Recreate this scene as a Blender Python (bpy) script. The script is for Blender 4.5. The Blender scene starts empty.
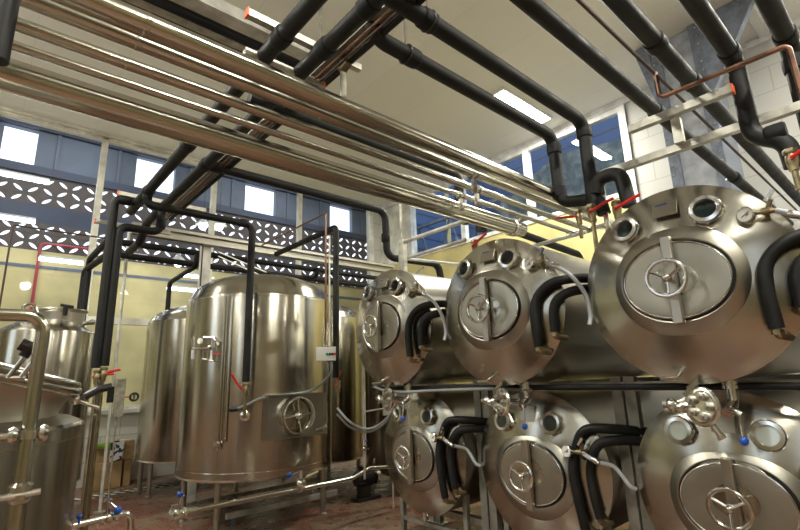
import bpy, math, random
from mathutils import Vector as V, Matrix
random.seed(7)
PI = math.pi
scn = bpy.context.scene
COL = scn.collection
EYE = 1.76            # eye height above the floor (camera stands at the origin)
FPX = 468.64
PITCH, ROLL, YAW = 0.232532206, -0.0333447, 0.84359938
DIR = V((math.cos(PITCH)*math.cos(YAW), math.cos(PITCH)*math.sin(YAW), math.sin(PITCH)))
_r0 = V((math.sin(YAW), -math.cos(YAW), 0)); _u0 = _r0.cross(DIR)
RT = _r0*math.cos(ROLL) + _u0*math.sin(ROLL)
UP = _u0*math.cos(ROLL) - _r0*math.sin(ROLL)

def at(px, py, x=None, y=None, z=None, d=None):
    """survey helper: a sight line met with a real plane of the room (z measured from the floor)"""
    v = DIR + RT*((px-400)/FPX) - UP*((py-265)/FPX)
    if x is not None: t = x/v.x
    elif y is not None: t = y/v.y
    elif z is not None: t = (z-EYE)/v.z
    else: t = d/math.hypot(v.x, v.y)
    p = v*t
    return V((p.x, p.y, p.z+EYE))

# ------------------------------------------------------------------ materials
MATS = {}
def new_mat(name):
    m = bpy.data.materials.new(name); m.use_nodes = True
    MATS[name] = m
    return m, m.node_tree.nodes, m.node_tree.links, m.node_tree.nodes['Principled BSDF']
def coords(N, L, scale=(1,1,1), kind='Object'):
    tc = N.new('ShaderNodeTexCoord'); mp = N.new('ShaderNodeMapping')
    mp.inputs['Scale'].default_value = scale
    L.new(tc.outputs[kind], mp.inputs['Vector']); return mp.outputs['Vector']
def noise(N, L, vec, scale=5, detail=4, rough=.5):
    n = N.new('ShaderNodeTexNoise'); n.inputs['Scale'].default_value = scale
    n.inputs['Detail'].default_value = detail; n.inputs['Roughness'].default_value = rough
    L.new(vec, n.inputs['Vector']); return n.outputs['Fac']
def ramp(N, L, fac, stops):
    r = N.new('ShaderNodeValToRGB'); e = r.color_ramp.elements
    while len(e) < len(stops): e.new(.5)
    for k, (p, c) in enumerate(stops):
        e[k].position = p; e[k].color = (*c, 1) if len(c) == 3 else c
    L.new(fac, r.inputs['Fac']); return r.outputs['Color']
def maprange(N, L, fac, a, b, lo=.3, hi=.7):
    r = N.new('ShaderNodeMapRange'); r.inputs['From Min'].default_value = lo; r.inputs['From Max'].default_value = hi
    r.inputs['To Min'].default_value = a; r.inputs['To Max'].default_value = b
    L.new(fac, r.inputs['Value']); return r.outputs['Result']
def bump(N, L, h, bs, strength=.2, dist=.01):
    b = N.new('ShaderNodeBump'); b.inputs['Strength'].default_value = strength; b.inputs['Distance'].default_value = dist
    L.new(h, b.inputs['Height']); L.new(b.outputs['Normal'], bs.inputs['Normal'])
def simple(name, col, rough=.5, metal=0, nz=None, bmp=0, spec=None, coat=0):
    m, N, L, b = new_mat(name)
    b.inputs['Base Color'].default_value = (*col, 1); b.inputs['Roughness'].default_value = rough; b.inputs['Metallic'].default_value = metal
    if coat: b.inputs['Coat Weight'].default_value = coat
    if spec is not None: b.inputs['Specular IOR Level'].default_value = spec
    if nz:
        v = coords(N, L); f = noise(N, L, v, nz, 4)
        c2 = tuple(min(1, c*1.35) for c in col); c1 = tuple(c*.7 for c in col)
        L.new(ramp(N, L, f, [(.3, c1), (.7, c2)]), b.inputs['Base Color'])
        L.new(maprange(N, L, f, max(.02, rough*.8), min(1, rough*1.25)), b.inputs['Roughness'])
        if bmp: bump(N, L, f, b, bmp)
    return m
def steel(name, col, rough, axis=None, stretch=(1,1,1), aniso=.0, bmp=.03, cloud=1.2):
    m, N, L, b = new_mat(name)
    b.inputs['Metallic'].default_value = 1
    v = coords(N, L, stretch); f = noise(N, L, v, 9, 6, .6)
    w = coords(N, L); g = noise(N, L, w, cloud, 5, .6)
    mx = N.new('ShaderNodeMath'); mx.operation = 'MULTIPLY_ADD'; mx.inputs[1].default_value = .5
    L.new(f, mx.inputs[0]); 
    hf = N.new('ShaderNodeMath'); hf.operation = 'MULTIPLY'; hf.inputs[1].default_value = .5
    L.new(g, hf.inputs[0]); L.new(hf.outputs[0], mx.inputs[2])
    L.new(ramp(N, L, mx.outputs[0], [(.3, tuple(c*.93 for c in col)), (.7, tuple(min(1, c*1.05) for c in col))]), b.inputs['Base Color'])
    L.new(maprange(N, L, mx.outputs[0], rough*.9, rough*1.14), b.inputs['Roughness'])
    if aniso:
        b.inputs['Anisotropic'].default_value = aniso
        t = N.new('ShaderNodeTangent'); t.direction_type = 'RADIAL'; t.axis = axis
        L.new(t.outputs[0], b.inputs['Tangent']); b.inputs['Anisotropic Rotation'].default_value = .25
    if bmp: bump(N, L, f, b, bmp, .004)
    return m
steel('tank_steel', (.45,.425,.35), .22, 'Z', (.8,.8,1.5), .8, 0, .8)
steel('head_steel', (.47,.45,.38), .21, 'X', (1,1,1), .6, 0, 2.2)
steel('door_steel', (.42,.40,.33), .38, None, (1,1,1), 0, 0, 5)
steel('plate_steel', (.49,.465,.40), .30, None, (1,1,14), 0, .03, 3)
steel('collar_steel', (.39,.37,.31), .34, None, (1,1,1), 0, 0, 4)
steel('pipe_steel', (.50,.485,.41), .17, None, (1,18,18), 0, .01, 2)
steel('bright_steel', (.70,.69,.65), .16, None, (1,1,1), 0, 0, 4)
steel('beam_steel', (.40,.38,.33), .38, None, (2,1,1), 0, .04, 3)
simple('galvanised', (.44,.42,.36), .42, .75, 14, .05)
simple('white_steel', (.50,.49,.44), .45, .1, 6)
simple('rubber', (.010,.010,.009), .55, 0, 7, .2, .28)
simple('rubber_joint', (.008,.008,.008), .6, 0, 16, .3, .25)
simple('rack_steel', (.24,.23,.19), .5, .5, 10, .05)
simple('black_plastic', (.015,.015,.016), .35)
simple('seal_rubber', (.01,.01,.01), .5)
simple('copper', (.19,.10,.065), .42, .7, 12)
simple('rust_paint', (.055,.028,.018), .45, .3, 12)
simple('brass', (.30,.25,.15), .38, 1, 10)
simple('red_plastic', (.62,.02,.02), .35)
simple('red_paint', (.36,.03,.05), .4)
simple('orange_cap', (.75,.13,.04), .4)
simple('blue_plastic', (.01,.07,.42), .3)
simple('blue_grey_paint', (.10,.13,.19), .5)
simple('green_plastic', (.01,.30,.06), .3)
simple('white_plastic', (.70,.70,.66), .4)
simple('hose_grey', (.45,.47,.49), .35)
simple('cable_grey', (.22,.23,.22), .45)
simple('dial_white', (.80,.80,.76), .4)
simple('frame_cream', (.80,.77,.66), .4, 0, 3)
simple('frame_white', (.80,.79,.76), .4, 0, 3)
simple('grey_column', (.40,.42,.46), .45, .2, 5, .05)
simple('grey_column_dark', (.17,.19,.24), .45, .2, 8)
simple('cardboard', (.36,.24,.11), .8, 0, 5)
simple('cow_print', (.6,.6,.58), .5)
simple('lime_paper', (.28,.52,.05), .6)
simple('dark_hall', (.035,.045,.075), .6, 0, 2)
simple('hall_brown', (.085,.06,.052), .8, 0, 4)
simple('hall_panel', (.09,.11,.145), .6, 0, 1)
simple('block_brown', (.085,.068,.06), .85, 0, 6)
simple('yellow_wall', (.56,.47,.22), .6, 0, .7)
simple('yellow_paint', (.58,.50,.22), .45, 0, .7)
simple('rear_wall', (.14,.115,.06), .6, 0, .5)
simple('concrete', (.25,.24,.22), .8, 0, 3)

def cow():
    m, N, L, b = new_mat('spotted_film')
    v = coords(N, L); f = noise(N, L, v, 14, 1)
    L.new(ramp(N, L, f, [(.52, (.6,.6,.6)), (.56, (.03,.03,.03))]), b.inputs['Base Color']); b.inputs['Roughness'].default_value = .3
cow()
def floor_mat():
    m, N, L, b = new_mat('floor_paint')
    v = coords(N, L); f = noise(N, L, v, .9, 8, .68); g = noise(N, L, v, 4.5, 6, .7)
    mx = N.new('ShaderNodeMath'); mx.operation = 'MULTIPLY_ADD'; mx.inputs[1].default_value = .45
    hf = N.new('ShaderNodeMath'); hf.operation = 'MULTIPLY'; hf.inputs[1].default_value = .6
    L.new(g, mx.inputs[0]); L.new(f, hf.inputs[0]); L.new(hf.outputs[0], mx.inputs[2])
    L.new(ramp(N, L, mx.outputs[0], [(.40, (.15,.047,.030)), (.49, (.165,.075,.048)), (.56, (.165,.11,.073)), (.68, (.205,.165,.11))]), b.inputs['Base Color'])
    L.new(maprange(N, L, g, .12, .5), b.inputs['Roughness']); bump(N, L, g, b, .15)
floor_mat()
def brick_mat(name, c, mortar, w, h, ms, rough, plane, off=.5, scale=1.0, bm=.15):
    m, N, L, b = new_mat(name)
    tc = N.new('ShaderNodeTexCoord'); sx = N.new('ShaderNodeSeparateXYZ'); cb = N.new('ShaderNodeCombineXYZ')
    L.new(tc.outputs['Object'], sx.inputs[0])
    L.new(sx.outputs[plane[0]], cb.inputs[0]); L.new(sx.outputs[plane[1]], cb.inputs[1])
    t = N.new('ShaderNodeTexBrick'); t.offset = off; t.inputs['Scale'].default_value = scale
    t.inputs['Brick Width'].default_value = w; t.inputs['Row Height'].default_value = h; t.inputs['Mortar Size'].default_value = ms
    t.inputs['Color1'].default_value = (*c, 1); t.inputs['Color2'].default_value = (*[k*.96 for k in c], 1); t.inputs['Mortar'].default_value = (*mortar, 1)
    L.new(cb.outputs[0], t.inputs['Vector']); L.new(t.outputs['Color'], b.inputs['Base Color']); b.inputs['Roughness'].default_value = rough
    iv = N.new('ShaderNodeMath'); iv.operation = 'SUBTRACT'; iv.inputs[0].default_value = 1; L.new(t.outputs['Fac'], iv.inputs[1])
    if bm: bump(N, L, iv.outputs[0], b, bm, .01)
brick_mat('ceiling_panel', (.83,.82,.75), (.74,.73,.66), 30, 1.15, .007, .42, (1,0), 0)
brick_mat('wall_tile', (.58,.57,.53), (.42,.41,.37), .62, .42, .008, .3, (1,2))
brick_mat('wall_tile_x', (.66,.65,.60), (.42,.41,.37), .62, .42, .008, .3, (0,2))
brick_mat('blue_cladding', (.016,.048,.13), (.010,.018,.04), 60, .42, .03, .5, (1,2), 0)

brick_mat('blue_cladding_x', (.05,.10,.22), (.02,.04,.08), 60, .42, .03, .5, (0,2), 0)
def stone():
    m, N, L, b = new_mat('stone_cladding')
    v = coords(N, L); f = noise(N, L, v, 3.2, 8, .7)
    L.new(ramp(N, L, f, [(.3, (.03,.045,.055)), (.5, (.08,.10,.10)), (.68, (.20,.23,.22))]), b.inputs['Base Color'])
    b.inputs['Roughness'].default_value = .9; bump(N, L, f, b, .6, .05)
stone()
def emit(name, col, s):
    m, N, L, b = new_mat(name)
    b.inputs['Base Color'].default_value = (*col, 1)
    b.inputs['Emission Color'].default_value = (*col, 1); b.inputs['Emission Strength'].default_value = s
emit('lamp_diffuser', (1,.97,.9), 14)
emit('fill_globe', (1,.97,.9), 12)
emit('hall_tube', (1,.98,.92), 9)
emit('led_green', (.05,.9,.3), 1.5)
def glass(name, tint, ior=1.5, k=1.0):
    m = bpy.data.materials.new(name); m.use_nodes = True; MATS[name] = m
    N, L = m.node_tree.nodes, m.node_tree.links; N.clear()
    o = N.new('ShaderNodeOutputMaterial'); t = N.new('ShaderNodeBsdfTransparent'); t.inputs[0].default_value = (*tint, 1)
    g = N.new('ShaderNodeBsdfGlossy'); g.inputs['Roughness'].default_value = .01
    f = N.new('ShaderNodeFresnel'); f.inputs[0].default_value = ior
    gm = N.new('ShaderNodeNewGeometry'); iv = N.new('ShaderNodeMath'); iv.operation = 'SUBTRACT'; iv.inputs[0].default_value = 1
    L.new(gm.outputs['Backfacing'], iv.inputs[1]); mu = N.new('ShaderNodeMath'); mu.operation = 'MULTIPLY'
    L.new(f.outputs[0], mu.inputs[0]); L.new(iv.outputs[0], mu.inputs[1])
    mx = N.new('ShaderNodeMixShader'); L.new(mu.outputs[0], mx.inputs[0]); L.new(t.outputs[0], mx.inputs[1]); L.new(g.outputs[0], mx.inputs[2])
    L.new(mx.outputs[0], o.inputs[0])
glass('window_glass', (.93,.96,1), 1.5)
def sight():
    m, N, L, b = new_mat('sight_glass_pane')
    b.inputs['Base Color'].default_value = (.02,.03,.03,1); b.inputs['Roughness'].default_value = .04; b.inputs['Coat Weight'].default_value = .6
sight()
def beer():
    m, N, L, b = new_mat('foam_pane')
    b.inputs['Base Color'].default_value = (.5,.55,.5,1); b.inputs['Roughness'].default_value = .05; b.inputs['Coat Weight'].default_value = 1
beer()
def hazard():
    m, N, L, b = new_mat('hazard_tape')
    tc = N.new('ShaderNodeTexCoord'); w = N.new('ShaderNodeTexWave'); w.wave_type = 'BANDS'; w.bands_direction = 'X'
    w.inputs['Scale'].default_value = 2.4; w.inputs['Distortion'].default_value = 0
    mp = N.new('ShaderNodeMapping'); mp.inputs['Rotation'].default_value = (0, 0, -.5)
    L.new(tc.outputs['Object'], mp.inputs['Vector']); L.new(mp.outputs[0], w.inputs['Vector'])
    L.new(ramp(N, L, w.outputs['Fac'], [(.49, (.01,.01,.01)), (.51, (.62,.62,.56))]), b.inputs['Base Color']); b.inputs['Roughness'].default_value = .7
hazard()

# ------------------------------------------------------------------ mesh kit
def frame(d, up=V((0,0,1))):
    d = d.normalized()
    if abs(d.dot(up)) > .98: up = V((1,0,0)) if abs(d.x) < .9 else V((0,1,0))
    a = up.cross(d).normalized(); b = d.cross(a)
    return a, b, d
def fillet(pts, rad, n=6):
    pts = [V(p) for p in pts]; out = [pts[0]]
    for i in range(1, len(pts)-1):
        p = pts[i]; a = pts[i-1]-p; b = pts[i+1]-p
        ang = a.angle(b, PI)
        if ang > PI-.03: out.append(p); continue
        t = min(rad/math.tan(ang/2), a.length*.48, b.length*.48); rr = t*math.tan(ang/2)
        a.normalize(); b.normalize(); c = p + (a+b).normalized()*(rr/math.sin(ang/2))
        s = p+a*t-c; e = p+b*t-c
        for k in range(n+1):
            out.append(c + s.normalized().slerp(e.normalized(), k/n, s.normalized())*s.length if s.length > 1e-6 else p)
    out.append(pts[-1]); return out
def smooth_path(pts, n=8):
    pts = [V(p) for p in pts]; P = [pts[0]*2-pts[1]] + pts + [pts[-1]*2-pts[-2]]; out = []
    for i in range(1, len(P)-2):
        a, b, c, d = P[i-1:i+3]
        for k in range(n):
            t = k/n
            out.append(.5*((2*b)+(c-a)*t+(2*a-5*b+4*c-d)*t*t+(3*b-a-3*c+d)*t**3))
    out.append(pts[-1]); return out
class MB:
    def __init__(s): s.v = []; s.f = []
    def ring_loft(s, rings, close=True, caps=True):
        n = len(rings[0]); base = len(s.v)
        for r in rings: s.v += r
        for i in range(len(rings)-1):
            for k in range(n):
                if not close and k == n-1: continue
                a = base+i*n+k; b = base+i*n+(k+1) % n
                s.f.append((a, b, b+n, a+n))
        if caps:
            s.f.append(tuple(base+k for k in reversed(range(n)))); e = base+(len(rings)-1)*n
            s.f.append(tuple(e+k for k in range(n)))
        return s
    def tube(s, pts, r, n=14, rad=None, caps=True, seg=6):
        pts = [V(p) for p in pts]
        if rad: pts = fillet(pts, rad, seg)
        q = [pts[0]]
        for p in pts[1:]:
            if (p-q[-1]).length > 1e-5: q.append(p)
        pts = q; rings = []; a = None
        for i, p in enumerate(pts):
            d = (pts[min(i+1, len(pts)-1)] - pts[max(i-1, 0)]).normalized()
            if a is None: a, b, _ = frame(d)
            else: a = (a - d*a.dot(d)).normalized(); b = d.cross(a)
            rr = r[i] if isinstance(r, (list, tuple)) else r
            rings.append([p + a*(math.cos(t)*rr) + b*(math.sin(t)*rr) for t in (2*PI*k/n for k in range(n))])
        return s.ring_loft(rings, True, caps)
    def lathe(s, prof, o, d, n=32, sx=1, sy=1, up=V((0,0,1)), caps=True):
        a, b, d = frame(V(d), up); o = V(o); rings = []
        for r, h in prof:
            rings.append([o + d*h + a*(math.cos(t)*r*sx) + b*(math.sin(t)*r*sy) for t in (2*PI*k/n for k in range(n))])
        return s.ring_loft(rings, True, caps)
    def box(s, lo, hi):
        x0,y0,z0 = lo; x1,y1,z1 = hi; b = len(s.v)
        s.v += [V(p) for p in ((x0,y0,z0),(x1,y0,z0),(x1,y1,z0),(x0,y1,z0),(x0,y0,z1),(x1,y0,z1),(x1,y1,z1),(x0,y1,z1))]
        s.f += [tuple(b+i for i in q) for q in ((0,3,2,1),(4,5,6,7),(0,1,5,4),(1,2,6,5),(2,3,7,6),(3,0,4,7))]
        return s
    def bar(s, p, q, w, h, up=V((0,0,1))):
        p, q = V(p), V(q); a, b, d = frame(q-p, up); k = len(s.v)
        for o in (p, q):
            for i, j in ((-1,-1),(1,-1),(1,1),(-1,1)): s.v.append(o + a*(i*w/2) + b*(j*h/2))
        s.f += [tuple(k+i for i in f) for f in ((0,3,2,1),(4,5,6,7),(0,1,5,4),(1,2,6,5),(2,3,7,6),(3,0,4,7))]
        return s
    def channel(s, p, q, w, h, t=.004, up=V((0,0,1))):
        """open strut channel: web and two flanges with lips"""
        p, q = V(p), V(q); a, b, d = frame(q-p, up)
        prof = [(-w/2,h/2),(w/2,h/2),(w/2,-h/2),(w/4,-h/2),(w/4,-h/2+t),(w/2-t,-h/2+t),(w/2-t,h/2-t),(-w/2+t,h/2-t),(-w/2+t,-h/2+t),(-w/4,-h/2+t),(-w/4,-h/2),(-w/2,-h/2)]
        return s.ring_loft([[o + a*x + b*y for x, y in prof] for o in (p, q)])
    def sphere(s, c, r, n=14, sc=(1,1,1)):
        c = V(c); rings = []
        for i in range(1, n//2):
            t = PI*i/(n//2)
            rings.append([c + V((math.sin(t)*math.cos(p)*r*sc[0], math.sin(t)*math.sin(p)*r*sc[1], -math.cos(t)*r*sc[2])) for p in (2*PI*k/n for k in range(n))])
        return s.ring_loft(rings)
    def torus(s, c, ax, R, r, n=36, m=10, sx=1, sy=1, up=V((0,0,1))):
        a, b, d = frame(V(ax), up); c = V(c); base = len(s.v)
        for i in range(n):
            t = 2*PI*i/n; e = a*math.cos(t)*sx + b*math.sin(t)*sy; en = e.normalized()
            for k in range(m):
                p = 2*PI*k/m; s.v.append(c + e*R + en*(math.cos(p)*r) + d*(math.sin(p)*r))
        for i in range(n):
            for k in range(m):
                s.f.append((base+i*m+k, base+((i+1) % n)*m+k, base+((i+1) % n)*m+(k+1) % m, base+i*m+(k+1) % m))
        return s
    def build(s, name, mat, parent=None, origin=None, bevel=0, smooth=35):
        if parent is not None: o = V(parent.get('_org', (0,0,0)))
        elif origin is not None: o = V(origin)
        else:
            xs = [p.x for p in s.v]; ys = [p.y for p in s.v]; zs = [p.z for p in s.v]
            o = V(((min(xs)+max(xs))/2, (min(ys)+max(ys))/2, min(zs)))
        me = bpy.data.meshes.new(name)
        me.from_pydata([tuple(p-o) for p in s.v], [], s.f); me.update()
        import bmesh
        bm = bmesh.new(); bm.from_mesh(me); bmesh.ops.recalc_face_normals(bm, faces=bm.faces); bm.to_mesh(me); bm.free()
        for p in me.polygons: p.use_smooth = True
        me.set_sharp_from_angle(angle=math.radians(smooth))
        me.materials.append(MATS[mat])
        ob = bpy.data.objects.new(name, me); COL.objects.link(ob)
        if parent is not None: ob.parent = parent
        else: ob.location = o
        ob['_org'] = tuple(o)
        if bevel:
            bv = ob.modifiers.new('edge', 'BEVEL'); bv.width = bevel; bv.segments = 2; bv.limit_method = 'ANGLE'
        return ob
def tag(o, label, cat, group=None):
    o['label'] = label; o['category'] = cat
    if group: o['group'] = group
    return o
def thing(name, label, cat, loc, group=None):
    e = bpy.data.objects.new(name, None); COL.objects.link(e); e.location = loc; e['_org'] = tuple(loc); e.empty_display_size = .1
    return tag(e, label, cat, group)
def struct(o): o['kind'] = 'structure'; return o
def kids(o): return [c for c in bpy.data.objects if c.parent == o]
def copy_tree(o, parent=None):
    c = o.copy(); COL.objects.link(c); c.parent = parent
    for ch in kids(o): copy_tree(ch, c)
    return c
X, Y, Z = V((1,0,0)), V((0,1,0)), V((0,0,1))

# ------------------------------------------------------------------ room shell
CZ = 5.07+EYE          # ceiling height
WY, WX = 10.62, 8.7    # far left wall and right wall
XL, YB = -5.0, -5.0
struct(MB().box((XL-.3, YB-.3, -.2), (WX+.3, WY+.3, 0)).build('floor', 'floor_paint', origin=(0,0,0)))
struct(MB().box((XL-.3, YB-.3, CZ), (WX+.3, WY+.3, CZ+.2)).build('ceiling', 'ceiling_panel', origin=(0,0,0)))
# wall_left: the wall that runs along X; glazed above a tiled plinth
led = at(120, 412, y=WY).z
trans_lo, trans_hi = at(0, 319.5, y=WY).z, at(0, 312, y=WY).z
wtop = CZ-.05
wl = MB().box((XL, WY, 0), (WX, WY+.25, led))
wl.box((XL, WY, wtop), (WX, WY+.25, CZ)).box((8.35, WY, led), (WX+.2, WY+.25, wtop))
struct(wl.build('wall_left', 'wall_tile_x', origin=(0,0,0)))
struct(MB().box((XL, WY-.12, led-.02), (8.35, WY+.02, led+.05)).build('trim_1', 'frame_white', origin=(0,0,0)))
# mullions
mx = [at(px, 210, y=WY).x for px in (97, 213, 300, 373)]
ms = mx[1]-mx[0]
mull = [mx[0]-ms*2, mx[0]-ms] + mx[:3]
mull = [mx[0] + ms*k for k in (-3,-2,-1,0)] + [mx[1], mx[2]]
edges = [XL] + mull + [8.35]
for k in range(len(edges)-1):
    a, b = edges[k], edges[k+1]
    fr = MB()
    fr.box((a-.05, WY-.02, led), (a+.06, WY+.1, wtop)).box((b-.05, WY-.02, led), (b+.06, WY+.1, wtop)) if k == len(edges)-2 else fr.box((a-.05, WY-.02, led), (a+.06, WY+.1, wtop))
    fr.box((a, WY-.03, trans_lo), (b, WY+.1, trans_hi)).box((a, WY-.02, wtop-.03), (b, WY+.1, wtop)).box((a, WY-.02, led+.05), (b, WY+.1, led+.11))
    w = struct(fr.build('window_%d' % (k+1), 'frame_cream', origin=(0,0,0)))
    MB().box((a+.03, WY+.03, led+.05), (b-.03, WY+.04, wtop-.05)).build('pane', 'window_glass', w)
# cream cornice above the windows
struct(MB().box((XL, WY-.1, wtop), (WX, WY, CZ)).build('trim_2', 'frame_cream', origin=(0,0,0)))
# wall_right: runs along Y
sill = at(624, 196, x=WX).z
yR = at(634, 190, x=WX).y; yL = at(409, 200, x=WX).y
wt2 = CZ-.12
wr = MB().box((WX, YB, 0), (WX+.25, yR, CZ))
struct(wr.build('wall_right', 'wall_tile', origin=(0,0,0)))
struct(MB().box((WX, yR, 0), (WX+.25, WY+.25, sill)).build('wall_right', 'yellow_paint', origin=(0,0,0)))
struct(MB().box((WX, yL, sill), (WX+.25, WY+.25, CZ)).box((WX, yR, wt2), (WX+.25, yL, CZ)).build('wall_right', 'frame_cream', origin=(0,0,0)))
e2 = [yR, at(527, 170, x=WX).y, at(462, 200, x=WX).y, yL]
for k in range(3):
    a, b = e2[k], e2[k+1]; fr = MB()
    fr.box((WX-.03, a-.07, sill), (WX+.1, a+.07, wt2)).box((WX-.02, a+.07, wt2-.1), (WX+.1, b, wt2)).box((WX-.02, a+.07, sill), (WX+.1, b, sill+.09))
    if k == 2: fr.box((WX-.03, b-.07, sill), (WX+.1, b+.07, wt2))
    w = struct(fr.build('window_%d' % (k+20), 'frame_white', origin=(0,0,0)))
    MB().box((WX+.03, a+.03, sill+.03), (WX+.04, b-.03, wt2-.03)).build('pane', 'window_glass', w)
struct(MB().box((WX-.04, yR-.07, 0), (WX, yR+.02, CZ-.02)).build('trim_3', 'frame_white', origin=(0,0,0)))
struct(MB().box((WX-.06, YB, CZ-.12), (WX, WY, CZ)).build('trim_4', 'frame_white', origin=(0,0,0)))
rw = MB(); streak_wins = [(-3.2,-2.2), (.2,1.3), (3.4,4.2), (6.6,8.0)]; pv = YB  # unseen windows, added for daylight streaks on the tank shells
for a, b in streak_wins: rw.box((XL-.25, pv, 0), (XL, a, CZ)); rw.box((XL-.25, a, 0), (XL, b, 2.2)); rw.box((XL-.25, a, 6.2), (XL, b, CZ)); pv = b
rw.box((XL-.25, pv, 0), (XL, WY+.25, CZ)); struct(rw.build('wall_rear', 'rear_wall', origin=(0,0,0)))
for k, (a, b) in enumerate(streak_wins):
    w = struct(MB().box((XL-.2, a, 4.15), (XL-.05, b, 4.25)).box((XL-.2, a, 2.2), (XL+.02, b, 2.26)).build('window_%d' % (30+k), 'frame_white', origin=(0,0,0)))
    MB().box((XL-.12, a, 2.2), (XL-.11, b, 6.2)).build('pane', 'window_glass', w)
struct(MB().box((XL-.25, YB-.25, 0), (WX+.25, YB, CZ)).build('wall_front', 'rear_wall', origin=(0,0,0)))

# grey steel column in front of the right wall
cA = at(632, 52, z=CZ); cB = at(730, 0, z=CZ)
cx = cA.x; cyl_ = at(661, 124, x=cx).y; cyr = at(716, 116, x=cx).y
col = thing('steel_column', 'grey painted built-up steel column with bolted flanges against the white tiled wall', 'column', (cx+.3, (cyl_+cyr)/2, 0))
MB().box((cx+.12, cyr+.12, 0), (WX-.02, cyl_-.1, CZ-.02)).build('web', 'grey_column', col)
MB().box((cx+.04, cyl_-.14, 0), (WX-.3, cyl_, CZ-.02)).box((cx+.04, cyr, 0), (WX-.3, cyr+.14, CZ-.02)).build('flange', 'grey_column_dark', col)
g = MB(); g.box((cx, cyr-.25, CZ-.5), (WX-.02, cyl_+.2, CZ-.001)); 
g2 = MB(); n0 = V((cx, cyr, CZ-.5))
g2.ring_loft([[V((xx, cyr, CZ-1.3)), V((xx, cyr-.75, CZ-.02)), V((xx, cyr, CZ-.02))] for xx in (cx, cx+.12)])
g2.ring_loft([[V((xx, cyl_, CZ-1.1)), V((xx, cyl_+.22, CZ-.02)), V((xx, cyl_, CZ-.02))] for xx in (cx, cx+.12)])
g2.build('gusset_plate', 'grey_column_dark', col)
bl = MB()
for k in range(46):
    zz = .2 + k*.145
    for yy in (cyl_-.04, cyr+.04): bl.lathe([(.014,0),(.014,.014)], (cx+.04, yy, zz), (-1,0,0), 6)
bl.build('bolts', 'bright_steel', col)

# ------------------------------------------------------------------ neighbouring hall seen through the left windows
HY = 15.0
hz = lambda py, px=40: at(px, py, y=HY).z
hx = lambda px, py: at(px, py, y=HY).x
z_y = hz(251); z_b1 = hz(223); z_u0 = hz(205); z_u1 = hz(176); z_p0 = hz(168); z_p1 = at(40, 131, y=HY).z; z_top = hz(100)
hx0, hx1 = -6, 12
struct(MB().box((hx0, HY, 0), (hx1, HY+.2, z_y)).build('wall_hall', 'yellow_wall', origin=(0,0,0)))
struct(MB().box((hx0, HY-.02, hz(268.5)), (hx1, HY, hz(265.5))).build('trim_5', 'blue_grey_paint', origin=(0,0,0)))
struct(MB().box((hx0, HY, z_b1), (hx1, HY+.2, z_u0)).box((hx0, HY, z_p1), (hx1, HY+.2, z_top)).build('wall_hall', 'dark_hall', origin=(0,0,0)))
# brown masonry between the block screen and the panels
struct(MB().box((hx0, HY, z_u1), (hx1, HY+.2, z_p0)).build('wall_hall', 'hall_brown', origin=(0,0,0)))
# panel band with daylight openings
ops = [(hx(2,140), hx(38,140)), (hx(135,180), hx(175,180)), (hx(245,200), hx(276,200)), (hx(330,215), hx(352,215))]
ops += [(ops[3][0]+4.2*k, ops[3][1]+4.2*k) for k in (1,)]
pb = MB(); prev = hx0
for a, b in ops:
    pb.box((prev, HY, z_p0), (a, HY+.2, z_p1)); pb.box((a, HY, z_p1-.02), (b, HY+.2, z_p1)); prev = b
pb.box((prev, HY, z_p0), (hx1, HY+.2, z_p1))
for a, b in ops: pb.box((a-.5, HY-.06, z_p0), (a-.42, HY, z_p1)).box((b+.42, HY-.06, z_p0), (b+.5, HY, z_p1))
struct(pb.build('wall_hall', 'hall_panel', origin=(0,0,0)))
struct(MB().box((hx0, HY-.06, z_p0-.2), (hx1, HY-.001, z_p0+.02)).box((hx0, HY-.12, z_p1), (hx1, HY-.001, z_p1+.16)).build('trim_7', 'dark_hall', origin=(0,0,0)))
struct(MB().box((hx0, WY+.3, z_top+.02), (hx1, HY+.3, z_top+.2)).build('ceiling', 'dark_hall', origin=(0,0,0)))
struct(MB().box((hx0, WY+.26, -.2), (hx1, HY+.3, 0)).build('floor', 'concrete', origin=(0,0,0)))
struct(MB().box((hx0-.2, WY+.26, 0), (hx0, HY+.3, z_top)).box((hx1, WY+.26, 0), (hx1+.2, HY+.3, z_top)).build('wall_hall', 'yellow_wall', origin=(0,0,0)))
bm_ = MB()
for xx in (0, 4.5, 9): bm_.box((xx, WY+.4, z_top-.35), (xx+.25, HY, z_top))
bm_.box((hx0, HY-.5, z_top-.45), (hx1, HY-.3, z_top-.2))
struct(bm_.build('trim_6', 'hall_panel', origin=(0,0,0)))
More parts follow.
